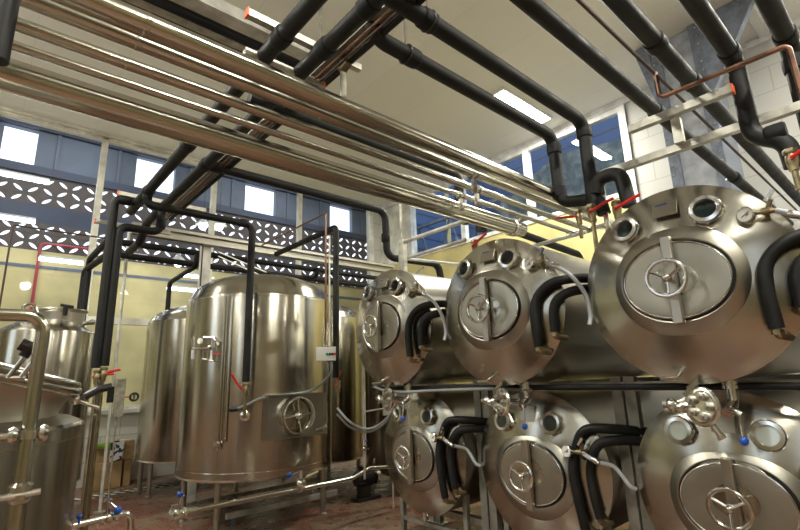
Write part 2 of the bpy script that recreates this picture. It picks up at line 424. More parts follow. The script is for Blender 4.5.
def breeze(z0, z1, rows, name):
    """perforated block screen: every block quarter has a leaf-shaped hole"""
    h = (z1-z0)/rows; w = h*1.18; n = int((hx1-hx0)/w)
    m = MB(); K = 12
    for i in range(n):
        for j in range(rows):
            cxx = hx0 + (i+.5)*w; czz = z0 + (j+.5)*h
            s = 1 if (i+j) % 2 else -1
            outer = []; inner = []
            for k in range(K):
                t = 2*PI*(k+.5)/K; c, q = math.cos(t), math.sin(t)
                mm = max(abs(c), abs(q)); outer.append((cxx + c/mm*w/2, czz + q/mm*h/2))
                u_ = c*.43*w; v_ = q*.19*h*(1-.35*abs(c))
                an = s*.72; inner.append((cxx + u_*math.cos(an) - v_*math.sin(an), czz + u_*math.sin(an)*.95 + v_*math.cos(an)))
            # align inner start with outer by angle
            inner.sort(key=lambda p: math.atan2(p[1]-czz, p[0]-cxx)); outer.sort(key=lambda p: math.atan2(p[1]-czz, p[0]-cxx))
            b = len(m.v)
            for yy in (HY, HY+.06):
                m.v += [V((p[0], yy, p[1])) for p in outer] + [V((p[0], yy, p[1])) for p in inner]
            for k in range(K):
                l = (k+1) % K
                m.f.append((b+k, b+l, b+K+l, b+K+k)); m.f.append((b+2*K+l, b+2*K+k, b+3*K+k, b+3*K+l))
                m.f.append((b+K+k, b+K+l, b+3*K+l, b+3*K+k))
    o = m.build(name, 'block_brown', origin=(0,0,0)); struct(o)
breeze(z_y, z_b1, 3, 'wall_hall'); breeze(z_u0, z_u1, 3, 'wall_hall')
# hall tubes and bells
k = 0
for (a, b, yy, lb) in (((-8,171),(49,184),13.6,'upper left fluorescent tube in the hall behind the left pane'), ((-8,215),(35,223),13.6,'lower left fluorescent tube in front of the blue band of the hall'),
                   ((39,259),(83,263.5),13.9,'fluorescent tube over the blue stripe, left of the black riser pair'), ((128,256),(147,258.5),13.9,'fluorescent tube just right of the black riser pair'),
                   ((167,287),(196,292),13.9,'fluorescent tube low in the hall left of the big cylindrical tank'), ((184,275),(202,278),13.9,'short fluorescent tube behind the square post')):
    p, q = at(*a, y=yy), at(*b, y=yy); q.z = p.z = (p.z+q.z)/2
    t = thing('hall_tube_light', lb, 'light', (p+q)/2, 'tube lights in the neighbouring hall')
    MB().bar(p+V((0,0,.07)), q+V((0,0,.07)), .1, .05).build('housing', 'white_plastic', t)
    MB().tube([p, q], .04, 10).build('tube', 'hall_tube', t)
for (px, py) in ((203,226),(219,227),(178,263)):
    p = at(px, py, y=13)
    t = thing('bell_lamp', {203:'left of two glowing round lamps above the steel beam',219:'right of two glowing round lamps above the steel beam',178:'glowing round lamp below the beam beside the pale tank'}[px], 'light', p, 'round hall lamps')
    MB().sphere(p, .11, 16).build('bulb', 'hall_tube', t)
    MB().lathe([(.03,.32),(.05,.2),(.2,.06),(.21,.04)], p, (0,0,1), 24).build('shade', 'white_steel', t)
    MB().tube([p+Z*.3, V((p.x, p.y, z_top))], .01, 6).build('cord', 'black_plastic', t)
# red fire main on the hall wall
p = at(41, 243, y=HY-.1); q = at(350, 284, y=HY-.1); zz = p.z
tag(MB().tube([V((p.x-.0, HY-.1, .0)), V((p.x, HY-.1, zz)), V((11.9, HY-.1, zz))], .035, 8, .1).build('red_fire_pipe', 'red_paint'), 'dark red pipe rising and running along the yellow wall behind the glass', 'pipe')
# outside the right windows
NX = 13.5
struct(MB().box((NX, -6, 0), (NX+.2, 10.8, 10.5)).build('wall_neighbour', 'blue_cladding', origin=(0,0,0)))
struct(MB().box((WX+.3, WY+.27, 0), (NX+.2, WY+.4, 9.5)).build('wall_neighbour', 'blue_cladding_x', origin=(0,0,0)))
sy = at(540, 160, x=WX+2.1); 
st = MB(); 
st.ring_loft([[V((xx, -4, 0)), V((xx, 10.7, 0)), V((xx, 10.7, 6.6)), V((xx, 8.4, 8.0)), V((xx, 7.0, 8.6)), V((xx, 5.2, 8.3)), V((xx, -4, 8.3))] for xx in (NX-.3, NX-.02)])
struct(st.build('wall_neighbour', 'stone_cladding', origin=(0,0,0)))
tr = thing('roof_truss', 'dark steel lattice truss outside behind the corner window', 'truss', (WX+1.2, 8, 2.5))
m = MB(); 
for zz in (4.3, 6.3): m.bar((WX+1.2, 6.9, zz), (WX+1.2, 10.7, zz), .08, .08)
for k in range(3):
    y0 = 6.9+k*1.27; m.bar((WX+1.2, y0, 4.3), (WX+1.2, y0+.7, 6.3), .05, .05); m.bar((WX+1.2, y0+.7, 6.3), (WX+1.2, y0+1.27, 4.3), .05, .05)
m.build('lattice', 'grey_column_dark', tr)
MB().bar((WX+1.2, 6.9, 0), (WX+1.2, 6.9, 6.3), .12, .12).bar((WX+1.2, 10.7, 0), (WX+1.2, 10.7, 6.3), .12, .12).build('post', 'grey_column_dark', tr)
struct(MB().box((WX+.26, -6, -.2), (NX+.2, WY+.27, 0)).build('floor', 'concrete', origin=(0,0,0)))

# ------------------------------------------------------------------ lights
def luminaire(x0, x1, y, label, power=85):
    t = thing('ceiling_light', label, 'light', ((x0+x1)/2, y, CZ-.06), 'ceiling luminaires')
    MB().box((x0-.05, y-.15, CZ-.06), (x1+.05, y+.15, CZ)).build('housing', 'white_plastic', t)
    MB().box((x0, y-.115, CZ-.075), (x1, y+.115, CZ-.061)).build('diffuser', 'lamp_diffuser', t)
    ld = bpy.data.lights.new('lamp', 'AREA'); ld.shape = 'RECTANGLE'; ld.size = x1-x0; ld.size_y = .22; ld.energy = power; ld.color = (1,.98,.87)
    lo = bpy.data.objects.new('lamp_light', ld); COL.objects.link(lo); lo.location = ((x0+x1)/2, y, CZ-.09); lo.parent = None
    return t
a = at(500, 90, z=CZ); b = at(543, 119, z=CZ)
LP = 150
luminaire(a.x, b.x, (a.y+b.y)/2, 'glowing rectangular ceiling light beside the black insulated pipe', LP)
luminaire(6.6, 8.1, -1.6, 'ceiling light over the right end of the tank row', LP)
luminaire(1.2, 2.7, -1.6, 'ceiling light behind the viewer, right side', LP)
luminaire(-3.4, -1.9, -1.6, 'ceiling light in the rear right corner', LP)
luminaire(-3.4, -1.9, 3.4, 'ceiling light behind the viewer, left side', LP)
luminaire(-3.4, -1.9, 8.0, 'ceiling light in the rear left corner', LP)
for k, (xx, yy, lb) in enumerate(((-2.2, .6, 'added fill globe behind the viewer'), (4.6, -3.2, 'added fill globe beyond the right edge of view'), (-2.4, 6.2, 'added fill globe beyond the left edge of view'), (1.0, -3.2, 'added fill globe behind the viewer to the right'))):
    t = thing('fill_pendant', lb, 'light', (xx, yy, 5.9), 'added fill globes')  # unseen fill lamps, added to brighten the ceiling
    MB().sphere((xx, yy, 5.9), .16, 20).build('globe', 'fill_globe', t)
    MB().tube([(xx, yy, 6.05), (xx, yy, CZ)], .012, 8).build('cord', 'black_plastic', t)
    ld = bpy.data.lights.new('fill_lamp', 'POINT'); ld.energy = 190; ld.shadow_soft_size = .17; ld.color = (1,.98,.88)
    lo_ = bpy.data.objects.new('fill_light', ld); COL.objects.link(lo_); lo_.location = (xx, yy, 5.9)
for (xx, yy, e) in ((1, 13, 62), (7, 13, 62), (10.5, 13, 16)):
    ld = bpy.data.lights.new('hall_lamp', 'AREA'); ld.shape = 'RECTANGLE'; ld.size = 3; ld.size_y = .6; ld.energy = e; ld.color = (1,.95,.85)
    lo = bpy.data.objects.new('hall_light', ld); COL.objects.link(lo); lo.location = (xx, yy, z_top-.5)

wd = bpy.data.worlds.new('daylight'); scn.world = wd; wd.use_nodes = True
bg = wd.node_tree.nodes['Background']; bg.inputs[0].default_value = (.88,.94,1,1); bg.inputs[1].default_value = 1.25

# ------------------------------------------------------------------ pipe helper
def pipe_run(name, label, pts, r, mat='rubber', rad=.11, group=None, cat='pipe', joints=(), n=16, jm='rubber_joint', extra=None):
    o = MB().tube(pts, r, n, rad).build(name, mat); tag(o, label, cat, group)
    for (p, d) in joints:
        p = V(p); d = V(d).normalized()
        MB().lathe([(r*1.02,-.055),(r*1.18,-.045),(r*1.22,0),(r*1.18,.045),(r*1.02,.055)], p, d, n).build('joint_sleeve', jm, o)
    return o
R_I = .052            # radius of the insulated lines
ZP = 2.03+EYE
xa, xb = 1.127, 1.385
IG = 'black insulated coolant lines'
# first line along the room (P_a) with its branch to the big tank
pa = at(148, 193, y=5.33)
pipe_run('insulated_pipe', 'left of two parallel black insulated pipes crossing above the steel bundle', [(xa, -1, ZP), (xa, 6.1, ZP)], R_I, group=IG,
         joints=[((xa, 2.28, ZP), Y), ((xa, 5.33, ZP), Y), ((xa, 4.0, ZP), Y)])
zr = 1.88+EYE
pipe_run('insulated_pipe', 'black insulated pipe running right then dropping down the front of the big tank', [(xa, 5.33, ZP), (xa+.0, 5.33, zr), (2.32, 5.33, zr), (2.32, 5.33, at(246, 382, y=5.33).z)], .042, group=IG, rad=.1,
         joints=[((xa, 5.33, ZP-.05), Z), ((2.2, 5.33, zr), X)])
yd = 5.75
d1 = at(109.5, 246, y=yd); d1.z = at(112, 208, y=yd).z; d2 = at(117.5, 246, y=yd); d2.z = at(119, 226, y=yd).z
pipe_run('insulated_pipe', 'left one of the black riser pair in front of the left window post', [(xa, yd, ZP-.0), (d1.x, yd, ZP-.0), (d1.x, yd, at(98, 368, y=yd).z)], .045, group=IG, rad=.07,
         joints=[((d1.x+.1, yd, ZP), X)])
pipe_run('insulated_pipe', 'right one of the black riser pair, with a hooked top arm', [(xb, yd, ZP), (xb, yd, d2.z-.0), (d2.x, yd, d2.z), (d2.x, yd, at(105, 366, y=yd).z)], .045, group=IG, rad=.09,
         joints=[((xb, yd, d2.z+.1), Z)])
# second line along the room (P_b) with its tray
pipe_run('insulated_pipe', 'right of two parallel black insulated pipes crossing above the steel bundle', [(xb, -1, ZP), (xb, 6.4, ZP), (xb-.0, 6.75, ZP-.2), (xb, 7.3, ZP-.2)], R_I, group=IG, rad=.15,
         joints=[((xb, 2.2, ZP), Y), ((xb, 1.75, ZP), Y), ((xb, 4.3, ZP), Y)])
tray = thing('cable_tray', 'dark steel channel tray carrying thin tubes alongside the black pipe', 'tray', (1.56, 3, ZP))
MB().channel((1.56, -1, ZP+.09), (1.56, 6.2, ZP+.09), .13, .06, .006, up=V((0,0,-1))).build('channel', 'beam_steel', tray)
MB().tube([(1.50, -1, ZP-.0), (1.50, 6.2, ZP-.0)], .009, 8).build('tube', 'copper', tray)
MB().tube([(1.54, -1, ZP+.0), (1.54, 6.2, ZP+.0)], .009, 8).build('tube', 'rust_paint', tray)
MB().tube([(1.60, -1, ZP+.02), (1.60, 6.2, ZP+.02)], .02, 8).build('tube', 'rubber', tray)
# branch from P_b to the left upper tank
pr = at(387, 250, y=4.3); ptop = at(385, 216, y=4.3)
e1 = at(441, 266, z=1.40+EYE)
pipe_run('insulated_pipe', 'black insulated pipe dropping in a step onto the left upper tank', [(xb, 4.3, ZP), (ptop.x, 4.3, ZP), (pr.x, 4.3, at(392, 258, y=4.3).z), (e1.x-.05, e1.y, e1.z+.02), (e1.x+.0, e1.y, e1.z-.25)], .045, group=IG, rad=.12,
         joints=[((ptop.x, 4.3, ZP-.35), Z), ((xb+.1, 4.3, ZP), X)])
# P1..P6 along X toward the right wall
y1, y2, y3, y4, y5, y6 = 1.92, 1.62, 1.16, .83, .55, .27
x1_ = at(371, 25, y=y1).x
xd1 = 3.58
pipe_run('insulated_pipe', 'black insulated pipe rising in an elbow at its left end, left of the ceiling light', [(x1_, y1, CZ-.1), (x1_, y1, ZP), (xd1, y1, ZP), (xd1, y1, at(572,199,x=xd1).z), (xd1, y1-.34, at(597,199,x=xd1).z), (xd1+.0, y1-.36, 1.2+EYE)], R_I, group=IG, rad=.12,
         joints=[((x1_+.02, y1, ZP+.2), Z), ((x1_+.33, y1, ZP), X), ((xd1, y1, ZP-.12), Z), ((xd1, y1, 1.5+EYE), Z)])
zu = at(605, 178, x=xd1).z
pipe_run('insulated_pipe', 'black insulated pipe right of the ceiling light, dropping to the U bend', [(.6, y2, ZP), (xd1-.03, y2, ZP), (xd1-.03, y2, 1.22+EYE)], R_I, group=IG, rad=.12,
         joints=[((at(427,18,y=y2).x, y2, ZP), X), ((xd1-.03, y2, ZP-.1), Z)])
pipe_run('insulated_pipe', 'short black insulated U bend above two red valve levers', [(xd1-.03, y2-.03, zu-.12), (xd1-.03, y2-.06, zu), (xd1-.03, y2-.24, zu), (xd1-.03, y2-.27, 1.2+EYE)], .055, group=IG, rad=.12)
pipe_run('insulated_pipe', 'long black insulated pipe passing below the tile wall behind the steel channels', [(.6, y3, ZP), (5.0, y3, ZP), (8.6, y3-.05, ZP-.06)], R_I, group=IG, rad=.3,
         joints=[((3.9, y3, ZP), X), ((6.0, y3-.02, ZP-.02), X)])
pipe_run('insulated_pipe', 'long black insulated pipe crossing the grey steel column', [(.6, y4, ZP), (8.6, y4, ZP)], R_I*1.05, group=IG,
         joints=[((3.0, y4, ZP), X), ((3.66, y4, ZP), X)])
pipe_run('insulated_pipe', 'black insulated pipe bending down right of the grey column to the far right valve', [(.8, y5, ZP), (3.62, y5, ZP), (3.62, y5, at(752,130,x=3.62).z-.04), (3.62, y5-.16, at(785,142,x=3.62).z), (3.62, y5-.17, 1.18+EYE)], R_I*1.05, group=IG, rad=.13,
         joints=[((3.5, y5, ZP), X), ((3.62, y5-.12, 1.42+EYE), Y)])
pipe_run('insulated_pipe', 'rightmost black insulated pipe dropping at the top right corner', [(.9, y6, ZP), (3.72, y6, ZP), (3.72, y6, .9+EYE)], R_I*1.05, group=IG, rad=.13,
         joints=[((3.72, y6, ZP-.15), Z), ((3.6, y6, ZP), X)])
# black line hidden behind the bundle, dropping between the left upper tanks
q0 = at(250, 97, z=ZP); q1 = at(458, 176, z=ZP)
qd = at(462, 222, x=q1.x)
pipe_run('insulated_pipe', 'black insulated pipe behind the steel bundle dropping to the red valve between two upper tanks', [(q0.x, q1.y, ZP), (q1.x, q1.y, ZP), (q1.x, q1.y, qd.z), (q1.x-.0, q1.y-.25, qd.z), (q1.x, q1.y-.26, qd.z-.16)], .05, group=IG, rad=.09)
# two black lines behind the steel beam toward the far tanks
for dz, lb, x0_ in ((0, 'upper of two black insulated pipes running behind the steel beam', at(108,241,y=8).x), (-.17, 'lower of two black insulated pipes running behind the steel beam', at(112,243,y=8).x)):
    z0 = at(190, 252, y=8).z+dz
    yy = 8-dz*.8
    lw = at(84, 263, x=x0_-.12)
    pipe_run('insulated_pipe', lb, [(7.0, yy, z0), (x0_, yy, z0), (x0_-.05+dz*.5, yy+1.2, z0-.05), (x0_-.05+dz*.5, yy+1.2, .9)], .05, group=IG, rad=.12)
c1 = at(197, 260, y=7.9)
pipe_run('insulated_pipe', 'thin black insulated branch dipping left onto the pale tank behind', [(c1.x, 7.9, c1.z+.1), (c1.x, 7.95, c1.z-.1), (c1.x-.02, 9.3, c1.z-.15), (c1.x-.02, 9.3, 2.6)], .042, group=IG, rad=.1)
c1 = at(318, 270, y=7.9)
pipe_run('insulated_pipe', 'thin black insulated branch dipping behind the dome of the big tank', [(c1.x, 7.9, c1.z+.05), (c1.x, 7.95, c1.z-.12), (c1.x, 9.3, c1.z-.2), (c1.x, 9.3, 2.4)], .042, group=IG, rad=.1)
# diagonal line dropping at the right side of the big tank
tp = at(336, 227, y=5.25); lf = at(276, 260, x=tp.x)
pipe_run('insulated_pipe', 'black insulated pipe from the beam dropping right of the big tank', [(tp.x, lf.y, tp.z), (tp.x, 5.25, tp.z), (tp.x, 5.25, at(336, 378, y=5.25).z)], .042, group=IG, rad=.06)
tp = at(326, 213, y=5.1); lf = at(262, 247, x=tp.x)
pipe_run('copper_pipe', 'thin copper pipe rising from the control box and turning toward the window', [(tp.x, lf.y, tp.z), (tp.x, 5.1, tp.z), (tp.x, 5.1, at(327, 345, y=5.1).z)], .013, 'copper', .03, 'thin copper pipes', n=8)
pipe_run('steel_conduit', 'thin pale conduit beside the copper pipe above the control box', [(tp.x+.07, 5.12, tp.z-.3), (tp.x+.07, 5.12, at(331, 346, y=5.12).z)], .011, 'frame_cream', .03, n=8)
# hidden left edge riser
pe = at(3, 20, y=1.6)
pipe_run('insulated_pipe', 'dark vertical pipe cut off by the upper left corner of the view', [(pe.x, 1.6, CZ-.01), (pe.x, 1.6, at(-4, 60, y=1.6).z)], .03, group=IG)
# copper tubes on the right
pipe_run('copper_pipe', 'long thin brown copper pipe between the black pipes at the upper right', [(.7, .71*1.36, ZP-.02), (8.6, .71*1.31, ZP-.02)], .012, 'rust_paint', .03, 'thin copper pipes', n=8)
a = at(656, 78, x=3.3); b = at(660, 98, x=3.3); c = at(788, 45, x=3.3); d = at(799, 130, x=3.3)
pipe_run('copper_pipe', 'bent copper pipe in front of the grey column, hooked at its left end', [(3.3, a.y, ZP-.02), (3.3, b.y, b.z), (3.3, c.y, c.z), (3.3, c.y-.01, 1.1+EYE)], .016, 'copper', .04, 'thin copper pipes', n=10)

tk = at(757, 22, z=CZ)
tag(MB().box((2, tk.y-.06, CZ-.05), (WX-.07, tk.y+.06, CZ-.001)).build('cable_trunking', 'white_plastic'), 'white cable trunking on the ceiling near the top right corner', 'trunking')
# ------------------------------------------------------------------ steel pipe bundle
SG = 'stainless pipes of the overhead bundle'
def spipe(px, py, z, r, x1, label, x0=-2.2, mat='pipe_steel', end=None):
    p = at(px, py, z=z+EYE)
    o = tag(MB().lathe([(r,0),(r,x1-x0)], (x0, p.y, z+EYE), X, 28).build('steel_pipe', mat), label, 'pipe', SG)
    for xx in (2.9, .35):
        MB().lathe([(r*1.0,-.012),(r*1.035,-.008),(r*1.035,.008),(r,.012)], (xx, p.y, z+EYE), X, 28).build('weld_collar', mat, o)
    return o, p.y
b1, yb1 = spipe(160, 31, 1.50, .052, 4.3, 'thickest upper pipe of the overhead stainless bundle')
b2, yb2 = spipe(160, 51, 1.50, .036, 4.6, 'second stainless pipe from the top of the overhead bundle')
b3, yb3 = spipe(160, 75.5, 1.50, .030, 4.82, 'third stainless pipe from the top of the overhead bundle')
b4, yb4 = spipe(160, 94.5, 1.50, .022, 4.9, 'thinnest stainless pipe just above the large one')
p = at(160, 121, z=1.42+EYE); xe = at(521, 229, y=p.y).x
big = tag(MB().lathe([(.078,0),(.078,xe+2.2-.16)], (-2.2, p.y, 1.42+EYE), X, 40).build('steel_pipe', 'pipe_steel'), 'large stainless pipe, lowest and widest of the overhead bundle', 'pipe', SG)
ybig = p.y
MB().lathe([(.078,-.16),(.078,0),(.07,.005)], (xe, ybig, 1.42+EYE), X, 40).build('end_cap', 'pipe_steel', big)
MB().lathe([(.079,-.03),(.092,-.025),(.092,-.008),(.084,-.004),(.084,.004),(.092,.008),(.092,.025),(.079,.03)], (xe-.15, ybig, 1.42+EYE), X, 40).build('clamp_ring', 'bright_steel', big)
MB().bar((xe-.15, ybig-.09, 1.46+EYE), (xe-.15, ybig-.12, 1.50+EYE), .03, .02).build('clamp_nut', 'brass', big)
pipe_run('insulated_pipe', 'short black insulated pipe continuing from the capped end of the large steel pipe', [(xe-.01, ybig, 1.38+EYE), (xe+1.1, ybig-.02, 1.32+EYE), (xe+1.5, ybig+.0, .7+EYE)], .04, group=IG)
# upper black beam pair over the bundle: white channel, dark gap, grey tray
yb = 3.81; zb = 3.3+EYE
bt = at(190, 6, z=zb)
o = thing('ceiling_beam', 'pale steel channel beam with a dark strip along its lower edge crossing the upper left ceiling', 'beam', (0, bt.y, zb-.1))
xend = at(322, 62, z=zb).x
MB().box((-2, bt.y-.14, zb-.02), (xend, bt.y+.02, zb+.10)).build('web', 'white_steel', o)
MB().box((-2, bt.y+.02, zb-.02), (xend, bt.y+.06, zb+.02)).build('dark_gap_strip', 'black_plastic', o)  # black strip in place of the dark gap beside the channel
o2 = thing('cable_ladder', 'grey textured cable tray below the pale channel beam', 'tray', (0, bt.y+.1, zb-.1))
MB().box((-2, bt.y+.12, zb-.06), (xend, bt.y+.22, zb-.03)).build('tray_floor', 'galvanised', o2)
MB().box((-2, bt.y+.10, zb-.06), (xend, bt.y+.12, zb+.02)).box((-2, bt.y+.22, zb-.06), (xend, bt.y+.27, zb+.02)).build('side_rail', 'black_plastic', o2)
hb = MB()
for xx in (-1, .8, 2.4): hb.bar((xx, bt.y+.05, zb), (xx, bt.y+.05, CZ), .03, .03)
hb.build('hanger', 'galvanised', o)
# strut channels with coloured caps carrying the pipes
def strut(x0, x1, y, z, label, caps=(1, 0), w=.045, cat='strut', rods=False):
    o = thing('strut_channel', label, cat, ((x0+x1)/2, y, z), 'galvanised strut channels')
    MB().channel((x0, y, z), (x1, y, z), w, .045, .004, up=V((0,0,-1))).build('channel', 'galvanised', o)
    for c, xx in zip(caps, (x0, x1)):
        if c: MB().box((xx-.006, y-w/2-.003, z-.026), (xx+.006, y+w/2+.003, z+.026)).build('end_cap', 'orange_cap', o)
    if rods:
        r = MB()
        for xx in (x0+.12, x1-.06): r.tube([(xx, y, z), (xx, y, CZ)], .006, 6)
        r.build('threaded_rod', 'galvanised', o)
    return o
zs = ZP+.09
p = at(247, 13, z=zs); strut(p.x, 1.75, p.y, zs, 'galvanised strut with orange end cap at the top left of the ceiling')
p = at(118, 193, z=zs); strut(p.x, 1.9, p.y, zs, 'galvanised strut with orange cap near the upper window panes')
p = at(95, 221, z=3.62); strut(p.x, 1.6, p.y, 3.62, 'galvanised strut with red cap beside the left window post', rods=False)
p = at(323, 86, z=zs-.1); strut(1.0, p.x, p.y, zs-.1, 'strut with red cap just above the steel bundle', (0, 1), rods=False)
hg = thing('pipe_hanger', 'pale flat steel hanger between the tray and the steel bundle', 'hanger', (1.6, 2.2, 1.5+EYE))
p = at(343, 66, z=ZP); p2 = at(343, 98, y=p.y)
MB().box((p.x-.02, p.y-.004, p2.z-.12), (p.x+.025, p.y+.004, ZP+.08)).build('strap', 'galvanised', hg)
MB().bar((p.x, p.y+.02, ZP-.03), (p.x, p.y-.06, ZP+.0), .05, .04).build('clamp', 'brass', hg)
for (px, py, lb, yy) in ((405, 20, 'thin hanger rod above the elbowed black pipe', y1), (428, 2, 'thin hanger rod above the second black pipe', y2)):
    p = at(px, py+18, y=yy)
    o = thing('hanger_rod', lb, 'hanger', (p.x, yy, ZP+.05), 'hanger rods')
    MB().tube([(p.x, yy, ZP+.04), (p.x, yy, CZ)], .005, 6).build('rod', 'rust_paint', o)
    MB().torus((p.x, yy, ZP), X, .062, .006, 24, 6).build('ring_clamp', 'black_plastic', o)
# clamps that hold the bundle near the tanks
for (yy, zz, r_, px, lb) in ((yb2, 1.5, .036, 473, 'upper round clamp on the steel bundle'), (yb3, 1.5, .030, 475, 'middle round clamp on the steel bundle'), (yb4, 1.5, .022, 459, 'lower round clamp on the steel bundle')):
    xx = at(px, 195, y=yy).x
    o = thing('pipe_clamp', lb, 'clamp', (xx, yy, zz+EYE), 'round clamps on the bundle')
    MB().torus((xx, yy, zz+EYE), X, r_+.006, .007, 24, 8).torus((xx+.05, yy, zz+EYE), X, r_+.006, .005, 24, 8).build('ring', 'bright_steel', o)
    MB().bar((xx+.02, yy+.0, zz+EYE-r_-.01), (xx+.02, yy, zz+EYE-r_-.1), .03, .03).sphere((xx+.02, yy, zz+EYE-r_-.1), .024).build('stud', 'galvanised', o)
# cross channels at the right
for (xx, z, ya_, yb_, lb, cp) in ((3.64, 1.555, 1.66, -.4, 'lower long galvanised channel crossing over the right upper tank', 0), (3.5, 1.77, at(630,132,x=3.5).y, at(733,90,x=3.5).y, 'upper short galvanised channel with a red end cap', 1)):
    o = thing('cross_channel', lb, 'strut', (xx, (ya_+yb_)/2, z+EYE), 'cross channels over the right tank')
    MB().channel((xx, ya_, z+EYE), (xx, yb_, z+EYE), .055, .055, .005, up=V((0,0,-1))).build('channel', 'galvanised', o)
    if cp: MB().box((xx-.03, yb_-.006, z+EYE-.03), (xx+.03, yb_+.004, z+EYE+.03)).build('end_cap', 'orange_cap', o)
tag(MB().box((3.55, .92, 1.56+EYE), (3.60, .98, 1.75+EYE)).build('strut_post', 'galvanised'), 'short vertical galvanised post joining the two cross channels', 'strut')

# ------------------------------------------------------------------ square-post gantry with the long beam
gz = at(160, 228, y=7.46).z
gan = thing('steel_gantry', 'long pale steel beam on a square post behind the big tank', 'beam', (2.56, 7.46, 0))
xg1 = at(392, 270, y=7.46).x
xg0 = at(131,224,y=7.46).x
MB().box((xg0, 7.36, gz-.05), (xg1, 7.5, gz)).box((xg0, 7.36, gz-.17), (xg1, 7.5, gz-.12)).box((xg0, 7.42, gz-.14), (xg1, 7.45, gz-.03)).build('beam', 'beam_steel', gan, bevel=.004)
MB().box((2.44, 7.47, .0), (2.58, 7.60, gz-.16)).build('post', 'white_steel', gan, bevel=.008)
MB().box((2.38, 7.4, .0), (2.64, 7.66, .015)).build('base_plate', 'galvanised', gan)
MB().box((xg1-.2, 7.38, .0), (xg1-.08, 7.50, gz-.16)).build('post', 'white_steel', gan, bevel=.006)
pA, pB = at(219, 252, y=7.3), at(262, 270, y=7.0)
o = tag(MB().bar(pA, at(266,272,y=6.2), .03, .012).bar(pA+V((0,0,-.07)), at(262,276,y=6.2), .03, .012).build('tank_stay', 'frame_cream'), 'pair of pale flat braces from the square post to the dome of the big tank', 'brace')
p = at(160, 238, y=7.3); q = at(203, 245, y=7.3)
pipe_run('copper_pipe', 'thin brown pipe under the beam turning down beside the square post', [(xg0, 7.3, p.z), (q.x, 7.3, p.z), (q.x, 7.3, 1.2)], .012, 'rust_paint', .04, 'thin copper pipes', n=8)
p = at(13, 225, y=10.45)
pipe_run('copper_pipe', 'thin brown pipe along the window at far left with a vertical drop', [(p.x, 10.45, .1), (p.x, 10.45, p.z), (at(150,243,y=10.45).x, 10.45, p.z)], .016, 'rust_paint', .04, 'thin copper pipes', n=8)
# steel pole by the boxes
f0 = at(103, 488, z=0); t0 = at(127, 228, y=f0.y)
po = thing('steel_pole', 'slim pale steel pole standing on the floor right of the black riser pair', 'pole', (f0.x, f0.y, 0))
f0 = V((1.62, 8.4, 0)); f0.x = at(112, 395, y=8.4).x; f0.y = 8.4; po.location = f0; po['_org'] = tuple(f0)
MB().tube([(f0.x, 8.4, .01), (f0.x, 8.4, at(126, 232, y=8.4).z)], .024, 12).build('pole', 'white_steel', po)
MB().lathe([(.08,0),(.08,.012)], (f0.x, 8.4, .0), Z, 16).build('base_plate', 'galvanised', po)

